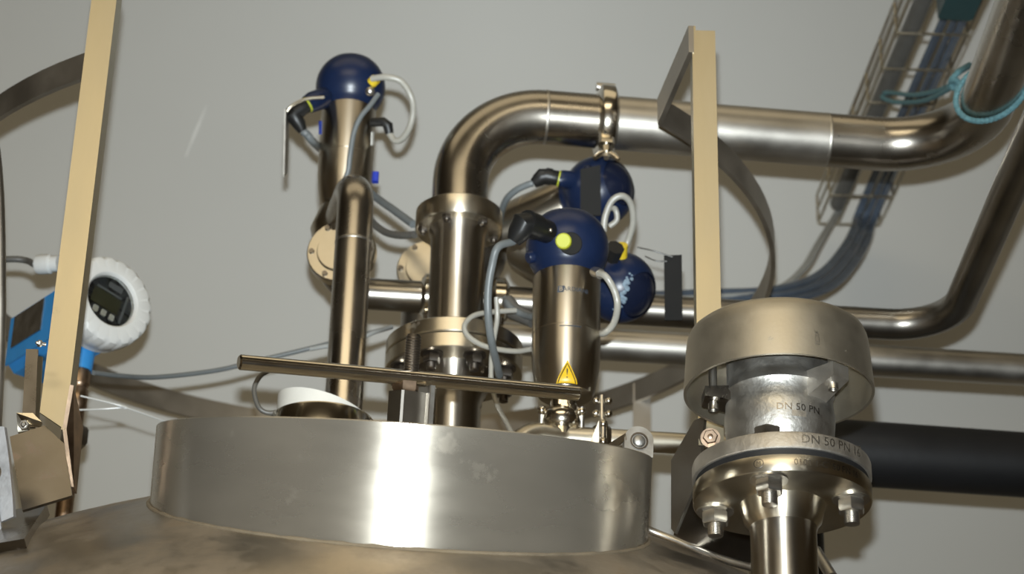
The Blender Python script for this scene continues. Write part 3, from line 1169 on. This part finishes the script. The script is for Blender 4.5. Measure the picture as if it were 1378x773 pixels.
def d_map(px, py, tilt=0):
    z0 = 0
    a_ = None
    best = 1e9
    for k in range(721):
        t = angD - 1.4 + 2.8 * k / 720
        q = proj((DX + rt * math.cos(t), DY + rt * math.sin(t), zD0 + .1))
        if abs(q[0] - px) < best:
            best, a_ = abs(q[0] - px), t
    lo, hi = zD0 - .05, zD1 + .05
    for _ in range(50):
        z0 = (lo + hi) / 2
        if proj((DX + rt * math.cos(a_), DY + rt * math.sin(a_), z0))[1] > py:
            lo = z0
        else:
            hi = z0
    return cyl_map((DX, DY), rt, z0, a_), cyl_map((DX, DY), rt + .0002, z0, a_)


m1, m1b = d_map(754.5, 389)
MB().add([m1(x, y) for x, y in ((-.0045, -.0042), (.0032, -.0042), (.0045, .0042), (-.0032, .0042))], [(0, 1, 2, 3)]).build('logo_box', 'logo', rootD)
text_mb('B', .0082, m1b).build('logo_letter', 'act', rootD)
m2, _ = d_map(775, 390)
text_mb('ARDIANI', .0078, m2).build('logo_lettering', 'logo', rootD)
m3, _ = d_map(768, 438.5)
MB().add([m3(-.0125 + .025 * i / 8, y) for i in range(9) for y in (-.0006, .0006)], [(2 * i, 2 * i + 2, 2 * i + 3, 2 * i + 1) for i in range(8)]).build('print_line', 'logo', rootD)
# warning triangle lies on the tapering lower part
def taper_r(z):
    h = z - zD0
    pts_ = [(0, rD * .6), (.003, rD * .78), (.009, rD * .86), (.035, rD * .97), (.05, rD), (9, rD)]
    for (h0, r0), (h1, r1) in zip(pts_, pts_[1:]):
        if h <= h1:
            return r0 + (r1 - r0) * (h - h0) / (h1 - h0)


m4, _ = d_map(764.5, 500)
q0 = m4(0, 0)
a4 = math.atan2(q0.y - DY, q0.x - DX)
z4 = q0.z + .0005


def tri_map(off):
    def f(x, y):
        z = z4 + y
        r = taper_r(z) + off
        return Vector((DX + r * math.cos(a4 + x / rD), DY + r * math.sin(a4 + x / rD), z))
    return f


def tri(off, s):
    f = tri_map(off)
    g, n_ = [], 8
    vs_, fs = [], []
    for i in range(n_ + 1):
        t = i / n_
        y = (-.5 + t) * s * .88
        hw = s / 2 * (1 - t)
        for j in range(5):
            vs_.append(f(-hw + hw * j / 2, y))
    for i in range(n_):
        for j in range(4):
            fs.append((i * 5 + j, i * 5 + j + 1, i * 5 + j + 6, i * 5 + j + 5))
    return MB().add(vs_, fs)


sg = tri(.0004, .0335).build('warning_sign', 'sign', rootD)
f = tri_map(.0008)
S_ = .0255
tc_ = [(-S_ / 2, -S_ * .44 - .0008), (S_ / 2, -S_ * .44 - .0008), (0, S_ * .44 - .0008)]
path = []
for i in range(3):
    p1, p2 = tc_[i], tc_[(i + 1) % 3]
    for k in range(8):
        path.append(f(p1[0] + (p2[0] - p1[0]) * k / 8, p1[1] + (p2[1] - p1[1]) * k / 8))
MB().tube(path, .0006, 5, closed=True).build('sign_border', 'ink', sg)
text_mb('!', .0165, lambda x, y: tri_map(.0009)(x, y - .0015)).build('exclamation_mark', 'ink', sg)

# left actuator A
rA = 37 * AD / F
zA0, zA1 = za2(283), za2(152)
rootA, headA, mA, cA = actuator(Vector((AX, AY, zA0)), Z, rA, zA1 - zA0, 47.5 * AD / F,
                               'tall upright valve actuator standing alone at upper left with hanging grey tag')
# valve body under it: stem, ball body, round port flange facing the viewer
MB().lathe([(.015, zA0 + .002), (.015, zA0 - .02), (.022, zA0 - .024), (.030, discz + .030), (.040, discz), (.034, discz - .025), (.022, discz - .045), (0, discz - .05)], 36, T((AX, AY, 0))).build('valve_body', 'flange', rootA)
def port(parent, c, nrm, r):
    m = frame(c, nrm, Z)
    o = MB().lathe([(r * .45, -.03), (r * .62, -.014), (r * .62, -.012), (r, -.012), (r, 0), (r * .96, .002), (r * .70, .002), (r * .66, .006), (0, .006)], 48, m).build('port_flange', 'flange', parent)
    for k in range(6):
        a_ = math.radians(90 + 60 * k)
        MB().lathe([(0, .005), (.0032, .005), (.0038, .002)], 10, m @ T((math.cos(a_) * r * .85, math.sin(a_) * r * .85, 0))).build('port_bolt', 'dark', o)
    return o


port(rootA, Vector((AX + .004, AY - .035, zline(AX, AY - .035, 338))), (-.12, -1, 0), 46 * (AD - .04) / F)
# plug, tag, fittings
p, n = on_ball(cA, 47.5 * AD / F, 432, 134)
MB().tube([p - n * .012, Q(421, 137, 3.165), Q(414, 141, 3.16)], [.014, .0135, .012], 18).build('head_boss', 'blue', headA)
eA = plug(headA, Q(416, 140, 3.16), Q(396, 152, 3.15) - Q(416, 140, 3.16), .024, .0095, Q(405, 172, 3.15) - Q(395, 152, 3.15), .026, 'yellow')
MB().plate([Q(383, 146, 3.12), Q(388.5, 146, 3.155), Q(386, 233, 3.155), Q(381, 238, 3.12)], .0015, (.9, -.1, 0)).build('hanging_tag', 'plate', headA)
MB().tube(spline([Q(386, 150, 3.13), Q(392, 143, 3.13), Q(410, 134, 3.14), Q(436, 131, 3.15)]), .0022, 8).build('tag_wire', 'wire', headA)
MB().tube([Q(500, 112, 3.17), Q(506, 106, 3.165)], .007, 14).build('air_fitting', 'yellow2', headA)
MB().sphere(Q(498, 123, 3.16), .0062, 12, 8).build('fitting_nut', 'nut', headA)
MB().tube([Q(500, 165, 3.2), Q(516, 164, 3.19), Q(522, 169, 3.19), Q(524, 180, 3.19)], [.0058, .0062, .0068, .0055], 12).build('elbow_fitting', 'black', rootA)
MB().plate([Q(430, 163, 3.166), Q(433.5, 163, 3.163), Q(433, 181, 3.163), Q(430, 181, 3.166)], .0012, (-.9, -.3, 0)).build('blue_label', plain('blue_label_print', (.02, .04, .25)), rootA)
MB().plate([Q(499.5, 178, 3.175), Q(502, 178, 3.185), Q(501.5, 196, 3.185), Q(499, 196, 3.175)], .0012, (.9, -.3, 0)).build('white_label', 'whitep', rootA)
MB().box(.008, .008, .014, T(Q(505.5, 239, 3.2)), .001).build('blue_cap', plain('blue_cap_plastic', (.02, .05, .45)), rootA)
MB().sphere(Q(443, 270, 3.165), .004, 10, 8).build('drain_screw', 'nut', rootA)

# rear upper actuator B (tilted)
b0_, b1_ = Q(655, 322, 3.30), Q(806, 258, 3.17)
axB = (b1_ - b0_).normalized()
rbB = 48 * 3.02 / F
LB = .138
rootB, headB, mB, cB = actuator(b1_ - axB * (LB + rbB * .86), axB, rA, LB, rbB,
                               'tilted rear valve actuator whose navy dome sits right below the overhead pipe clamp')
p, n = on_ball(cB, rbB, 766, 240)
MB().tube([p - n * .01, Q(757, 241, 3.13), Q(752, 242, 3.13)], [.013, .0115, .010], 16).build('head_boss', 'blue', headB)
eB = plug(headB, Q(754, 241, 3.13), Q(735, 237, 3.13) - Q(754, 241, 3.13), .020, .0098, Q(723, 245, 3.13) - Q(735, 237, 3.13), .018, 'yellow')
tb = [Q(781, 228, 3.085), Q(808, 222, 3.085), Q(809, 290, 3.085), Q(781, 290, 3.085)]
MB().plate(tb, .0015, (0, 1, 0)).build('hanging_tag', 'tagblack', headB)
p, n = on_ball(cB, rbB, 791, 229)
MB().sphere(p, .007, 12, 8).build('head_screw', 'navycap', headB)

# rear lower actuator C
c0_, c1_ = Q(660, 318, 3.20), Q(834, 387, 2.97)
axC = (c1_ - c0_).normalized()
rbC = 48.5 * 2.885 / F
LC = .138
rootC, headC, mC, cC = actuator(c1_ - axC * (LC + rbC * .86), axC, rA * 1.03, LC, rbC,
                               'rear valve actuator with pale scuff on its navy dome behind the front one')
sm = MB()
rnd = random.Random(3)
for k in range(26):
    t = k / 25
    q, n = on_ball(cC, rbC, 850 - 20 * t + rnd.uniform(-5, 5), 368 + 48 * t + rnd.uniform(-3, 3))
    r = .0012 + .0012 * math.sin(t * 3.0) + .0008 * rnd.random()
    sm.lathe([(0, .0006), (r * .7, .0005), (r, 0)], 9, frame(q, n))
sm.build('paint_scuff', 'paint', headC)
MB().plate([Q(893.5, 344, 2.93), Q(917.5, 343, 2.94), Q(918.5, 431, 2.94), Q(894.5, 431, 2.93)], .0015, (0, 1, 0)).build('hanging_tag', 'tagblack', headC)
MB().tube(spline([Q(858, 333, 2.94), Q(880, 338, 2.93), Q(905, 346, 2.93)]), .0010, 8).build('tag_wire', 'conduit', headC)
MB().tube(spline([Q(868, 345, 2.94), Q(882, 351, 2.93), Q(897, 352, 2.93)]), .0010, 8).build('tag_wire', 'conduit', headC)
p, n = on_ball(cC, rbC, 836, 345)
MB().tube([p - n * .004, p + n * .016], .0075, 14).build('air_fitting', 'yellow2', headC)
MB().lathe([(0, -.01), (.011, -.01), (.011, .008), (0, .008)], 8, frame(Q(826, 339, 2.90), (.3, -1, .3))).build('fitting_block', 'black', headC)
# valve body shared by the two rear actuators, seen past the nozzle
vbd = thing('seat_valve', Q(600, 400, 3.25), 'rounded steel valve body with port flange half hidden behind the nozzle', 'valve')
MB().sphere(Q(632, 342, 3.28), .05, 28, 18).build('body', 'pipe_dark', vbd)
pc = aty(575, 361, Q(575, 361, 3.2).y)
port(vbd, pc, (-.12, -1, 0), 42 * 3.04 / F)
MB().lathe([(.0, 0), (.030, 0), (.033, .02), (.033, .10), (.03, .11), (0, .11)], 28, T(Vector((pc.x, pc.y + .035, pc.z - .12)))).build('body_stub', 'pipe_dark', vbd)

# ================================================================== SIGHT GLASS
sgp = P(433, 575, 2.62)
sgl = thing('sight_glass', sgp - Z * .05, 'polished ring fitting with tilted white cap showing over the collar rim', 'fitting')
r1 = 72 * 2.62 / F
zt_ = zline(sgp.x, sgp.y, 569)
MB().lathe([(r1 * .8, zt_), (r1 * .98, zt_), (r1, zt_ - .002), (r1, zt_ - .035), (r1 * .9, zt_ - .038), (r1 * .9, zt_ - .18)], 64, T((sgp.x, sgp.y, 0))).build('glass_ring', 'polish', sgl)
rw = r1 * .86
nb = 56
vs_ = []
for k in range(nb):
    a = 2 * math.pi * k / nb
    vs_.append((sgp.x + rw * math.cos(a), sgp.y + rw * math.sin(a), zt_ - .003))
for k in range(nb):
    a = 2 * math.pi * k / nb
    vs_.append((sgp.x + rw * math.cos(a), sgp.y + rw * math.sin(a), zt_ + .003 + .026 * (1 - math.cos(a)) / 2))
fs = [tuple(reversed(range(nb))), tuple(range(nb, 2 * nb))] + [(k, (k + 1) % nb, nb + (k + 1) % nb, nb + k) for k in range(nb)]
MB().add(vs_, fs).build('white_cap', 'whitep', sgl)
MB().tube(pxs((383, 552, 2.60), (362, 556, 2.60), (348, 548, 2.60), (342, 525, 2.61), (349, 508, 2.62), (360, 500, 2.63)), .0028, 10).build('wire_loop', 'conduit', sgl)

# ================================================================== PRESSURE TRANSMITTER
tpx = P(152, 403, 2.85)
PHI = math.radians(40)
TN = Vector((math.sin(PHI), -math.cos(PHI), 0))
TS = Vector((math.cos(PHI), math.sin(PHI), 0))
tm = frame(tpx, TN, TS)          # local x right, y up, z out of the face
if (tm.col[1].to_3d()).z < 0:
    tm = tm @ Matrix.Rotation(math.pi, 4, 'Z')
KT = 2.85 / F
R0 = 64 * KT
neck_xy = tpx - TN * .052
trn = thing('pressure_transmitter', (neck_xy.x, neck_xy.y, dome_z(neck_xy.x, neck_xy.y)), 'bright blue transmitter with white ribbed cover and round display window behind left post', 'transmitter')
# white ribbed cover
seg = 120
vs_, fs = [], []
cprof = [(R0 * .56, -.010), (R0 * .585, -.002), (R0 * .62, .0), (R0 * .90, .0), (R0 * .97, -.003), (R0 * 1.0, -.010), (R0 * 1.0, -.026), (R0 * .96, -.029), (R0 * .96, -.040), (R0 * .80, -.040)]
for k in range(seg):
    a = 2 * math.pi * k / seg
    t = (k * 20 / seg) % 1
    nt_ = .975 if t < .16 else 1.0
    for r, z in cprof:
        rr = r * (nt_ if (r > R0 * .88 and z > -.027) else 1)
        vs_.append((rr * math.cos(a), rr * math.sin(a), z))
n = len(cprof)
for k in range(seg):
    k2 = (k + 1) % seg
    for i in range(n - 1):
        fs.append((k * n + i, k2 * n + i, k2 * n + i + 1, k * n + i + 1))
cov = MB().add(vs_, fs, tm).build('cover_ring', 'white', trn)
MB().lathe([(0, -.010), (R0 * .57, -.010)], 48, tm).build('display_panel', 'lcd', cov)
dsp = tm @ Matrix.Rotation(math.radians(-13), 4, 'Z')
MB().box(.040, .021, .001, dsp @ T((-.0045, -.001, -.0093)), .001).build('display_screen', 'lcdscreen', cov)
MB().box(.036, .0028, .001, dsp @ T((-.0035, .0125, -.0092))).build('header_strip', 'greyp', cov)
MB().box(.020, .008, .001, dsp @ T((.002, .0225, -.0092)), .001).build('panel_print', 'greyp', cov)
MB().box(.003, .040, .001, dsp @ T((.0215, .0, -.0092))).build('panel_print', 'greyp', cov)
for k in range(3):
    MB().box(.0072, .0082, .0016, dsp @ T((-.014 + .0118 * k, -.0185, -.0088)), .001).build('key_button', 'button', cov)
g, nt, lk, bs = nodes('window_glass')
bs.inputs['Transmission Weight'].default_value = 1
bs.inputs['Roughness'].default_value = .02
bs.inputs['IOR'].default_value = 1.2
lk.new(ramp(nt, lk, noise(nt, lk, 20), [(0, (.93, .95, .95)), (1, (.97, .98, .98))]), bs.inputs['Base Color'])
MB().lathe([(0, -.0055), (R0 * .572, -.0055), (R0 * .572, -.0068), (0, -.0068)], 40, tm).build('window_glass', g, cov)
# blue housing
hs = [(R0 * .80, -.038), (R0 * .83, -.042), (R0 * .83, -.060), (R0 * .78, -.066), (0, -.066)]
MB().lathe(hs, 48, tm).build('housing', 'cyan', trn)
bxm = tm @ T((-.004, -.004, -.120))
oct_ = [(-.036, -.028), (-.022, -.042), (.026, -.042), (.038, -.028), (.038, .030), (.026, .040), (-.026, .040), (-.036, .030)]
hb_ = MB().prism(oct_, -.062, .062, bxm).build('terminal_housing', 'cyan', trn)
MB().box(.0015, .044, .072, bxm @ T((-.0368, .006, -.014))).build('rating_plate', 'plate', hb_)
MB().box(.003, .010, .118, bxm @ T((-.0362, -.032, 0))).build('housing_rib', 'cyan', hb_)
# cable gland, at the upper left
gl = P(58, 356, 2.93)
gd = Vector((-.92, .25, .05))
MB().lathe([(0, -.022), (.0105, -.022), (.0105, -.012), (.0128, -.010), (.0128, .004), (.0118, .008), (.008, .010), (0, .010)], 10, frame(gl, gd, Z)).build('cable_gland', 'white', trn)
# neck, adapter and connection down to the tank
nk = tpx - TN * .060
zk = lambda py: zline(nk.x, nk.y, py)
MB().lathe([(0, zk(430)), (.024, zk(432)), (.020, zk(456)), (.0155, zk(472)), (.0140, zk(500)), (0, zk(500))], 28, T((nk.x, nk.y, 0))).build('neck', 'cyan', trn)
MB().lathe([(.0125, zk(495)), (.0132, zk(496)), (.0132, zk(518)), (.0115, zk(520)), (.0112, zk(524)), (.0128, zk(526)), (.0128, zk(548)), (.0105, zk(552)), (.0105, dome_z(nk.x, nk.y) - .02)], 10, T((nk.x, nk.y, 0)), ).build('adapter', 'rusty', trn)
MB().hexnut(.0165, .024, T((nk.x + .002, nk.y, zk(600)))).build('coupling_nut', 'bracket', trn)
gland_end = gl + gd * .012
tag(MB().tube(spline([gland_end, P(36, 351, 2.95), P(15, 349, 2.95), P(-30, 352, 2.95)]), .0042, 12).build('signal_cable', 'conduit'),
    'grey signal cable leaving the white gland toward the left edge', 'cable')
tag(MB().tube(spline([P(126, 502, 2.80), P(160, 506, 2.84), P(210, 508, 2.90), P(290, 499, 2.95), P(350, 485, 2.97), P(430, 466, 2.985), P(500, 448, 2.99), P(528, 440, 3.0)]), .0031, 10).build('signal_cable', 'cable'),
    'thin grey cable strung from the transmitter neck to the nozzle flange', 'cable')
tag(MB().tube(spline([P(418, 470, 2.90), P(440, 466, 2.89), P(470, 462, 2.885), P(500, 449, 2.90), P(526, 440, 2.95)]), .0028, 10).build('signal_cable', 'clear'),
    'short pale tube crossing in front of the riser pipe', 'cable')
for i, pts in enumerate([[(108, 533, 2.72), (150, 543, 2.73), (172, 550, 2.735), (215, 565, 2.76), (245, 578, 2.78)],
                         [(106, 552, 2.72), (135, 551, 2.73), (165, 549, 2.735)]]):
    o = MB().tube(spline([P(*q) for q in pts]), .0011, 8).build('tie_wire', 'tie')
    tag(o, ['long thin clear tie wire stretching from transmitter neck to collar', 'short thin clear tie wire beside the transmitter neck'][i], 'wire', 'clear tie wires at the transmitter')
tag(MB().tube([P(158, 545.5, 2.733), P(170, 549.5, 2.735)], .0022, 8).build('cable_tie', 'tie'), 'tiny clear knot joining the tie wires near the collar', 'tie')

# ================================================================== CABLES AND HOSES OF THE VALVES


def hose(name, r, pts, mat, label, cat='hose', group=None, first=None):
    q = [Q(*p) for p in pts]
    if first is not None:
        q = [first] + q
    return tag(MB().tube(spline(q), r, 12).build(name, mat), label, cat, group)


hose('air_hose', .0043, [(500, 106, 3.16), (520, 104, 3.15), (540, 110, 3.15), (553, 130, 3.15), (556, 150, 3.155), (551, 172, 3.16), (541, 187, 3.17), (531, 189, 3.18), (524, 180, 3.19)], 'hose',
     'milky air hose looping at the right of the lone upper left actuator')
hose('control_cable', .0034, [(509, 127, 3.155), (498, 142, 3.14), (485, 158, 3.13), (476, 180, 3.125), (471, 210, 3.12), (467, 235, 3.12), (452, 262, 3.12), (441, 285, 3.14)], 'cable',
     'grey cable running down the front of the upper left actuator', 'cable')
hose('control_cable', .0052, [(413, 181, 3.15), (422, 192, 3.17), (436, 205, 3.26), (470, 235, 3.27), (505, 265, 3.22), (530, 283, 3.15), (556, 302, 3.08)], 'cable',
     'thick grey cable from the left plug passing behind its cylinder', 'cable', first=eA)
hose('control_cable', .0048, [(497, 294, 3.2), (507, 305, 3.17), (522, 314, 3.12), (540, 317, 3.08), (558, 316, 3.05)], 'conduit',
     'short sagging grey cable between riser pipe and nozzle top flange', 'cable')
hose('control_cable', .0046, [(670, 333, 2.66), (662, 358, 2.66), (657, 390, 2.66), (657, 425, 2.66), (661, 458, 2.67), (668, 488, 2.70), (672, 505, 2.74)], 'cable',
     'thick grey cable hanging from the front actuator plug', 'cable', first=endD)
hose('control_cable', .0044, [(712, 248, 3.13), (695, 256, 3.14), (682, 268, 3.16), (675, 285, 3.2), (672, 305, 3.25)], 'cable',
     'grey cable arching from the rear upper actuator plug', 'cable', first=eB)
hose('air_hose', .0042, [(812, 312, 3.04), (815, 290, 3.04), (824, 270, 3.04), (838, 264, 3.04), (849, 275, 3.05), (852, 298, 3.06), (846, 322, 3.07), (838, 338, 3.07)], 'hose',
     'pale hose looping in front of the rear upper navy dome')
hose('air_hose', .0036, [(820, 305, 3.06), (830, 296, 3.06), (828, 282, 3.06), (820, 280, 3.07)], 'hose',
     'small inner curl of pale hose on the rear upper navy dome')
hose('air_hose', .0040, [(806, 368, 2.67), (816, 373, 2.66), (827, 392, 2.66), (831, 412, 2.66), (826, 435, 2.67), (814, 448, 2.68), (803, 449, 2.70)], 'hose',
     'pale hose bowing out from the right side of the front actuator')
MB().tube([Q(800, 366, 2.69), Q(808, 369, 2.67)], .006, 12).build('hose_fitting', 'nut', rootD)
hose('air_hose', .0032, [(694, 418, 2.85), (665, 420, 2.83), (640, 424, 2.80), (626, 436, 2.78), (628, 450, 2.77), (645, 463, 2.76), (668, 470, 2.75), (695, 473, 2.73), (716, 470, 2.71)], 'hose',
     'thin pale hose looping around the nozzle flange to the front actuator')
hose('air_hose', .0030, [(668, 400, 2.78), (669, 430, 2.78), (664, 460, 2.77), (661, 490, 2.76), (662, 520, 2.74), (670, 548, 2.70), (681, 568, 2.64), (690, 585, 2.60)], 'hose',
     'thin pale hose dropping past the tommy bar to the collar')
hose('air_hose', .0042, [(680, 402, 2.95), (688, 415, 2.92), (705, 424, 2.90), (722, 428, 2.86)], 'cable',
     'short grey hose between the nozzle and the front actuator')
tag(MB().tube([Q(683, 404, 2.95), Q(692, 420, 2.93), Q(718, 432, 2.90)], [.008, .011, .009], 14).build('hose_connector', 'conduit'), 'dark grey hose connector between nozzle flange and front actuator', 'connector')

# ================================================================== CABLE TRAY, AIR TUBES
TZ = 3.585
t_l = atz(1160, 150, TZ)
tl_far = atz(1101, 299, TZ)
tx0 = t_l.x
y_far = tl_far.y
TW = .108
tray = thing('cable_tray', (tx0, y_far, TZ), 'zinc wire basket cable tray running overhead at the upper right', 'cable tray')
y_near = 1.9
SH = .055
skew = (atz(1224, 0, TZ).x - tl_far.x) / (atz(1224, 0, TZ).y - tl_far.y)


def tx(x, y):
    return tl_far.x + (y - y_far) * skew + x


for x, z in ((0, SH), (0, SH * .5), (.0, 0), (.036, 0), (TW - .036, 0), (TW, 0), (TW, SH * .5), (TW, SH)):
    MB().tube([Vector((tx(x, y_near), y_near, TZ + z)), Vector((tx(x, y_far), y_far, TZ + z))], .0021, 8).build('long_wire', 'wire', tray)
y = y_far
while y > y_near:
    q = [(0, SH), (0, 0), (TW, 0), (TW, SH)]
    MB().tube(fillet([Vector((tx(a_, y), y, TZ + b_ - .003)) for a_, b_ in q], [0, .006, .006, 0], 4), .0023, 8).build('cross_wire', 'wire', tray)
    y -= .10
# contents
gy = [Vector((tx(.028, yy), yy, TZ + .020)) for yy in (y_near, 2.4, 3.0, y_far)]
down = [P(1098, 330, 3.86), P(1080, 360, 3.72), P(1052, 385, 3.6), (P(1010, 398, 3.5)), P(960, 402, 3.45), P(900, 404, 3.40), P(830, 398, 3.30), P(770, 380, 3.22)]
tag(MB().tube([Vector((tx(.030, yy), yy, TZ + .021)) for yy in (y_near, 2.6, y_far - .03)], .0150, 16).build('tray_conduit', 'conduit'), 'grey round conduit lying along the left of the cable tray', 'conduit')
for i, (dx, dz) in enumerate(((.0, 0.0), (.009, .004))):
    pts = [Vector((tx(.028 + dx, yy), yy, TZ + .012 + dz)) for yy in (y_far - .06, y_far - .01)]
    tag(MB().tube(spline(pts + [p + Vector((dx, 0, dz)) for p in down]), .0038, 10).build('clear_tube', 'clear'),
        ['clear tube sweeping from tray end to guard hoop, outer one', 'clear tube sweeping from tray end to guard hoop, inner one'][i], 'tube', 'clear tubes at the tray end')
base = [P(1158, 318, 3.9), P(1142, 346, 3.78), P(1116, 375, 3.66), P(1080, 392, 3.57), P(1030, 400, 3.50), P(960, 402, 3.45), P(890, 405, 3.38), P(820, 400, 3.28), P(760, 385, 3.20), P(735, 360, 3.14)]
names = ['leftmost', 'second', 'third', 'fourth', 'fifth', 'rightmost']
for i in range(6):
    xo = .064 + .0075 * i
    zo = .009 + (.007 if i % 2 else 0)
    pts = [Vector((tx(xo, yy), yy, TZ + zo)) for yy in (y_near, 2.5, 3.0, y_far - .06)]
    pts += [p + Vector((.0055 * (i - 2.5), 0, .0045 * (2.5 - i) + (.003 if i % 2 else 0))) for p in base]
    tag(MB().tube(spline(pts), .0043, 10).build('air_tube', 'tube'), 'blue-grey air tube in the tray, %s of the six in the bundle' % names[i], 'tube', 'blue air tubes in the cable tray')
for (px_, py_) in ((1140, 362),):
    pass
# dark teal junction box on the tray
jb = atz(1284, 6, TZ - .02)
jx = thing('junction_box', jb, 'dark teal junction box under the tray at the top edge', 'box')
jm = T(jb + Vector((.004, -.075, -.008))) @ Matrix.Rotation(math.atan(-skew), 4, 'Z')
MB().box(.052, .15, .040, jm, .004).build('box_body', 'teal', jx)
MB().box(.058, .156, .006, jm @ T((0, 0, .022)), .004).build('box_lid', 'wire', jx)

# ================================================================== TEAL ROPE
rope = thing('tied_rope', P(1290, 110, 3.3), 'teal cord tied around the overhead pipe and looped to the tray', 'rope')
rc = Vector((oleg.x, atz(1328, 122, OZ).y, OZ))
loop = []
for k in range(60):
    a = 2 * math.pi * k / 60
    loop.append(rc + Vector((math.cos(a) * (rO + .004), -.028 * math.cos(a) - .004 * math.sin(a), math.sin(a) * (rO + .004))))
def twist(path, r, closed=False):
    return MB().tube(path, [r * (1 + .13 * math.sin(k * 2.1)) for k in range(len(path))], 8, closed=closed)


def resample(path, n):
    L_ = [0]
    for i in range(len(path) - 1):
        L_.append(L_[-1] + (path[i + 1] - path[i]).length)
    out_ = []
    for k in range(n):
        t = L_[-1] * k / (n - 1)
        i = max(j for j in range(len(L_)) if L_[j] <= t + 1e-9)
        i = min(i, len(path) - 2)
        s = (t - L_[i]) / max(L_[i + 1] - L_[i], 1e-9)
        out_.append(path[i].lerp(path[i + 1], s))
    return out_


twist(resample(loop + [loop[0]], 140)[:-1], .0037, True).build('rope_loop', 'rope', rope)
kn = P(1284, 112, 3.18)
twist(resample(pxs((1284, 112, 3.18), (1262, 122, 3.3), (1230, 128, 3.45), (1200, 125, 3.62), (1188, 126, 3.66), (1190, 133, 3.64), (1210, 138, 3.55), (1245, 135, 3.38), (1270, 124, 3.25), (1285, 114, 3.18)), 90), .0036).build('rope_strand', 'rope', rope)
twist(resample(pxs((1278, 118, 3.19), (1282, 106, 3.17), (1290, 97, 3.17), (1298, 92, 3.2), (1305, 88, 3.25)), 24), .0045).build('rope_tail', 'rope', rope)
twist(resample(pxs((1279, 112, 3.18), (1285, 107, 3.165), (1290, 113, 3.17), (1284, 119, 3.175), (1279, 112, 3.18)), 20), .0042).build('rope_knot', 'rope', rope)

# ================================================================== RIM TUBE beside the collar, lower right
q = [dome_hit(862, 716), dome_hit(880, 724), dome_hit(920, 739), dome_hit(960, 754), dome_hit(1000, 767)]
rt_ = spline([p + dome_n(p) * .004 for p in [P(864, 715, 2.50), P(885, 724, 2.50), P(920, 738, 2.49), (P(960, 754, 2.475)), P(1010, 769, 2.45), P(1060, 778, 2.42)]])
tag(MB().tube(rt_, .0042, 12).build('drain_tube', 'nut'), 'thin bright steel tube curving along the tank top below the right bracket', 'tube')
tag(MB().tube([P(1098, 742, 2.45), P(1120, 778, 2.40)], .0062, 12).build('steel_rod', 'nut'), 'short slanting steel rod at lower right of the vent pipe', 'rod')
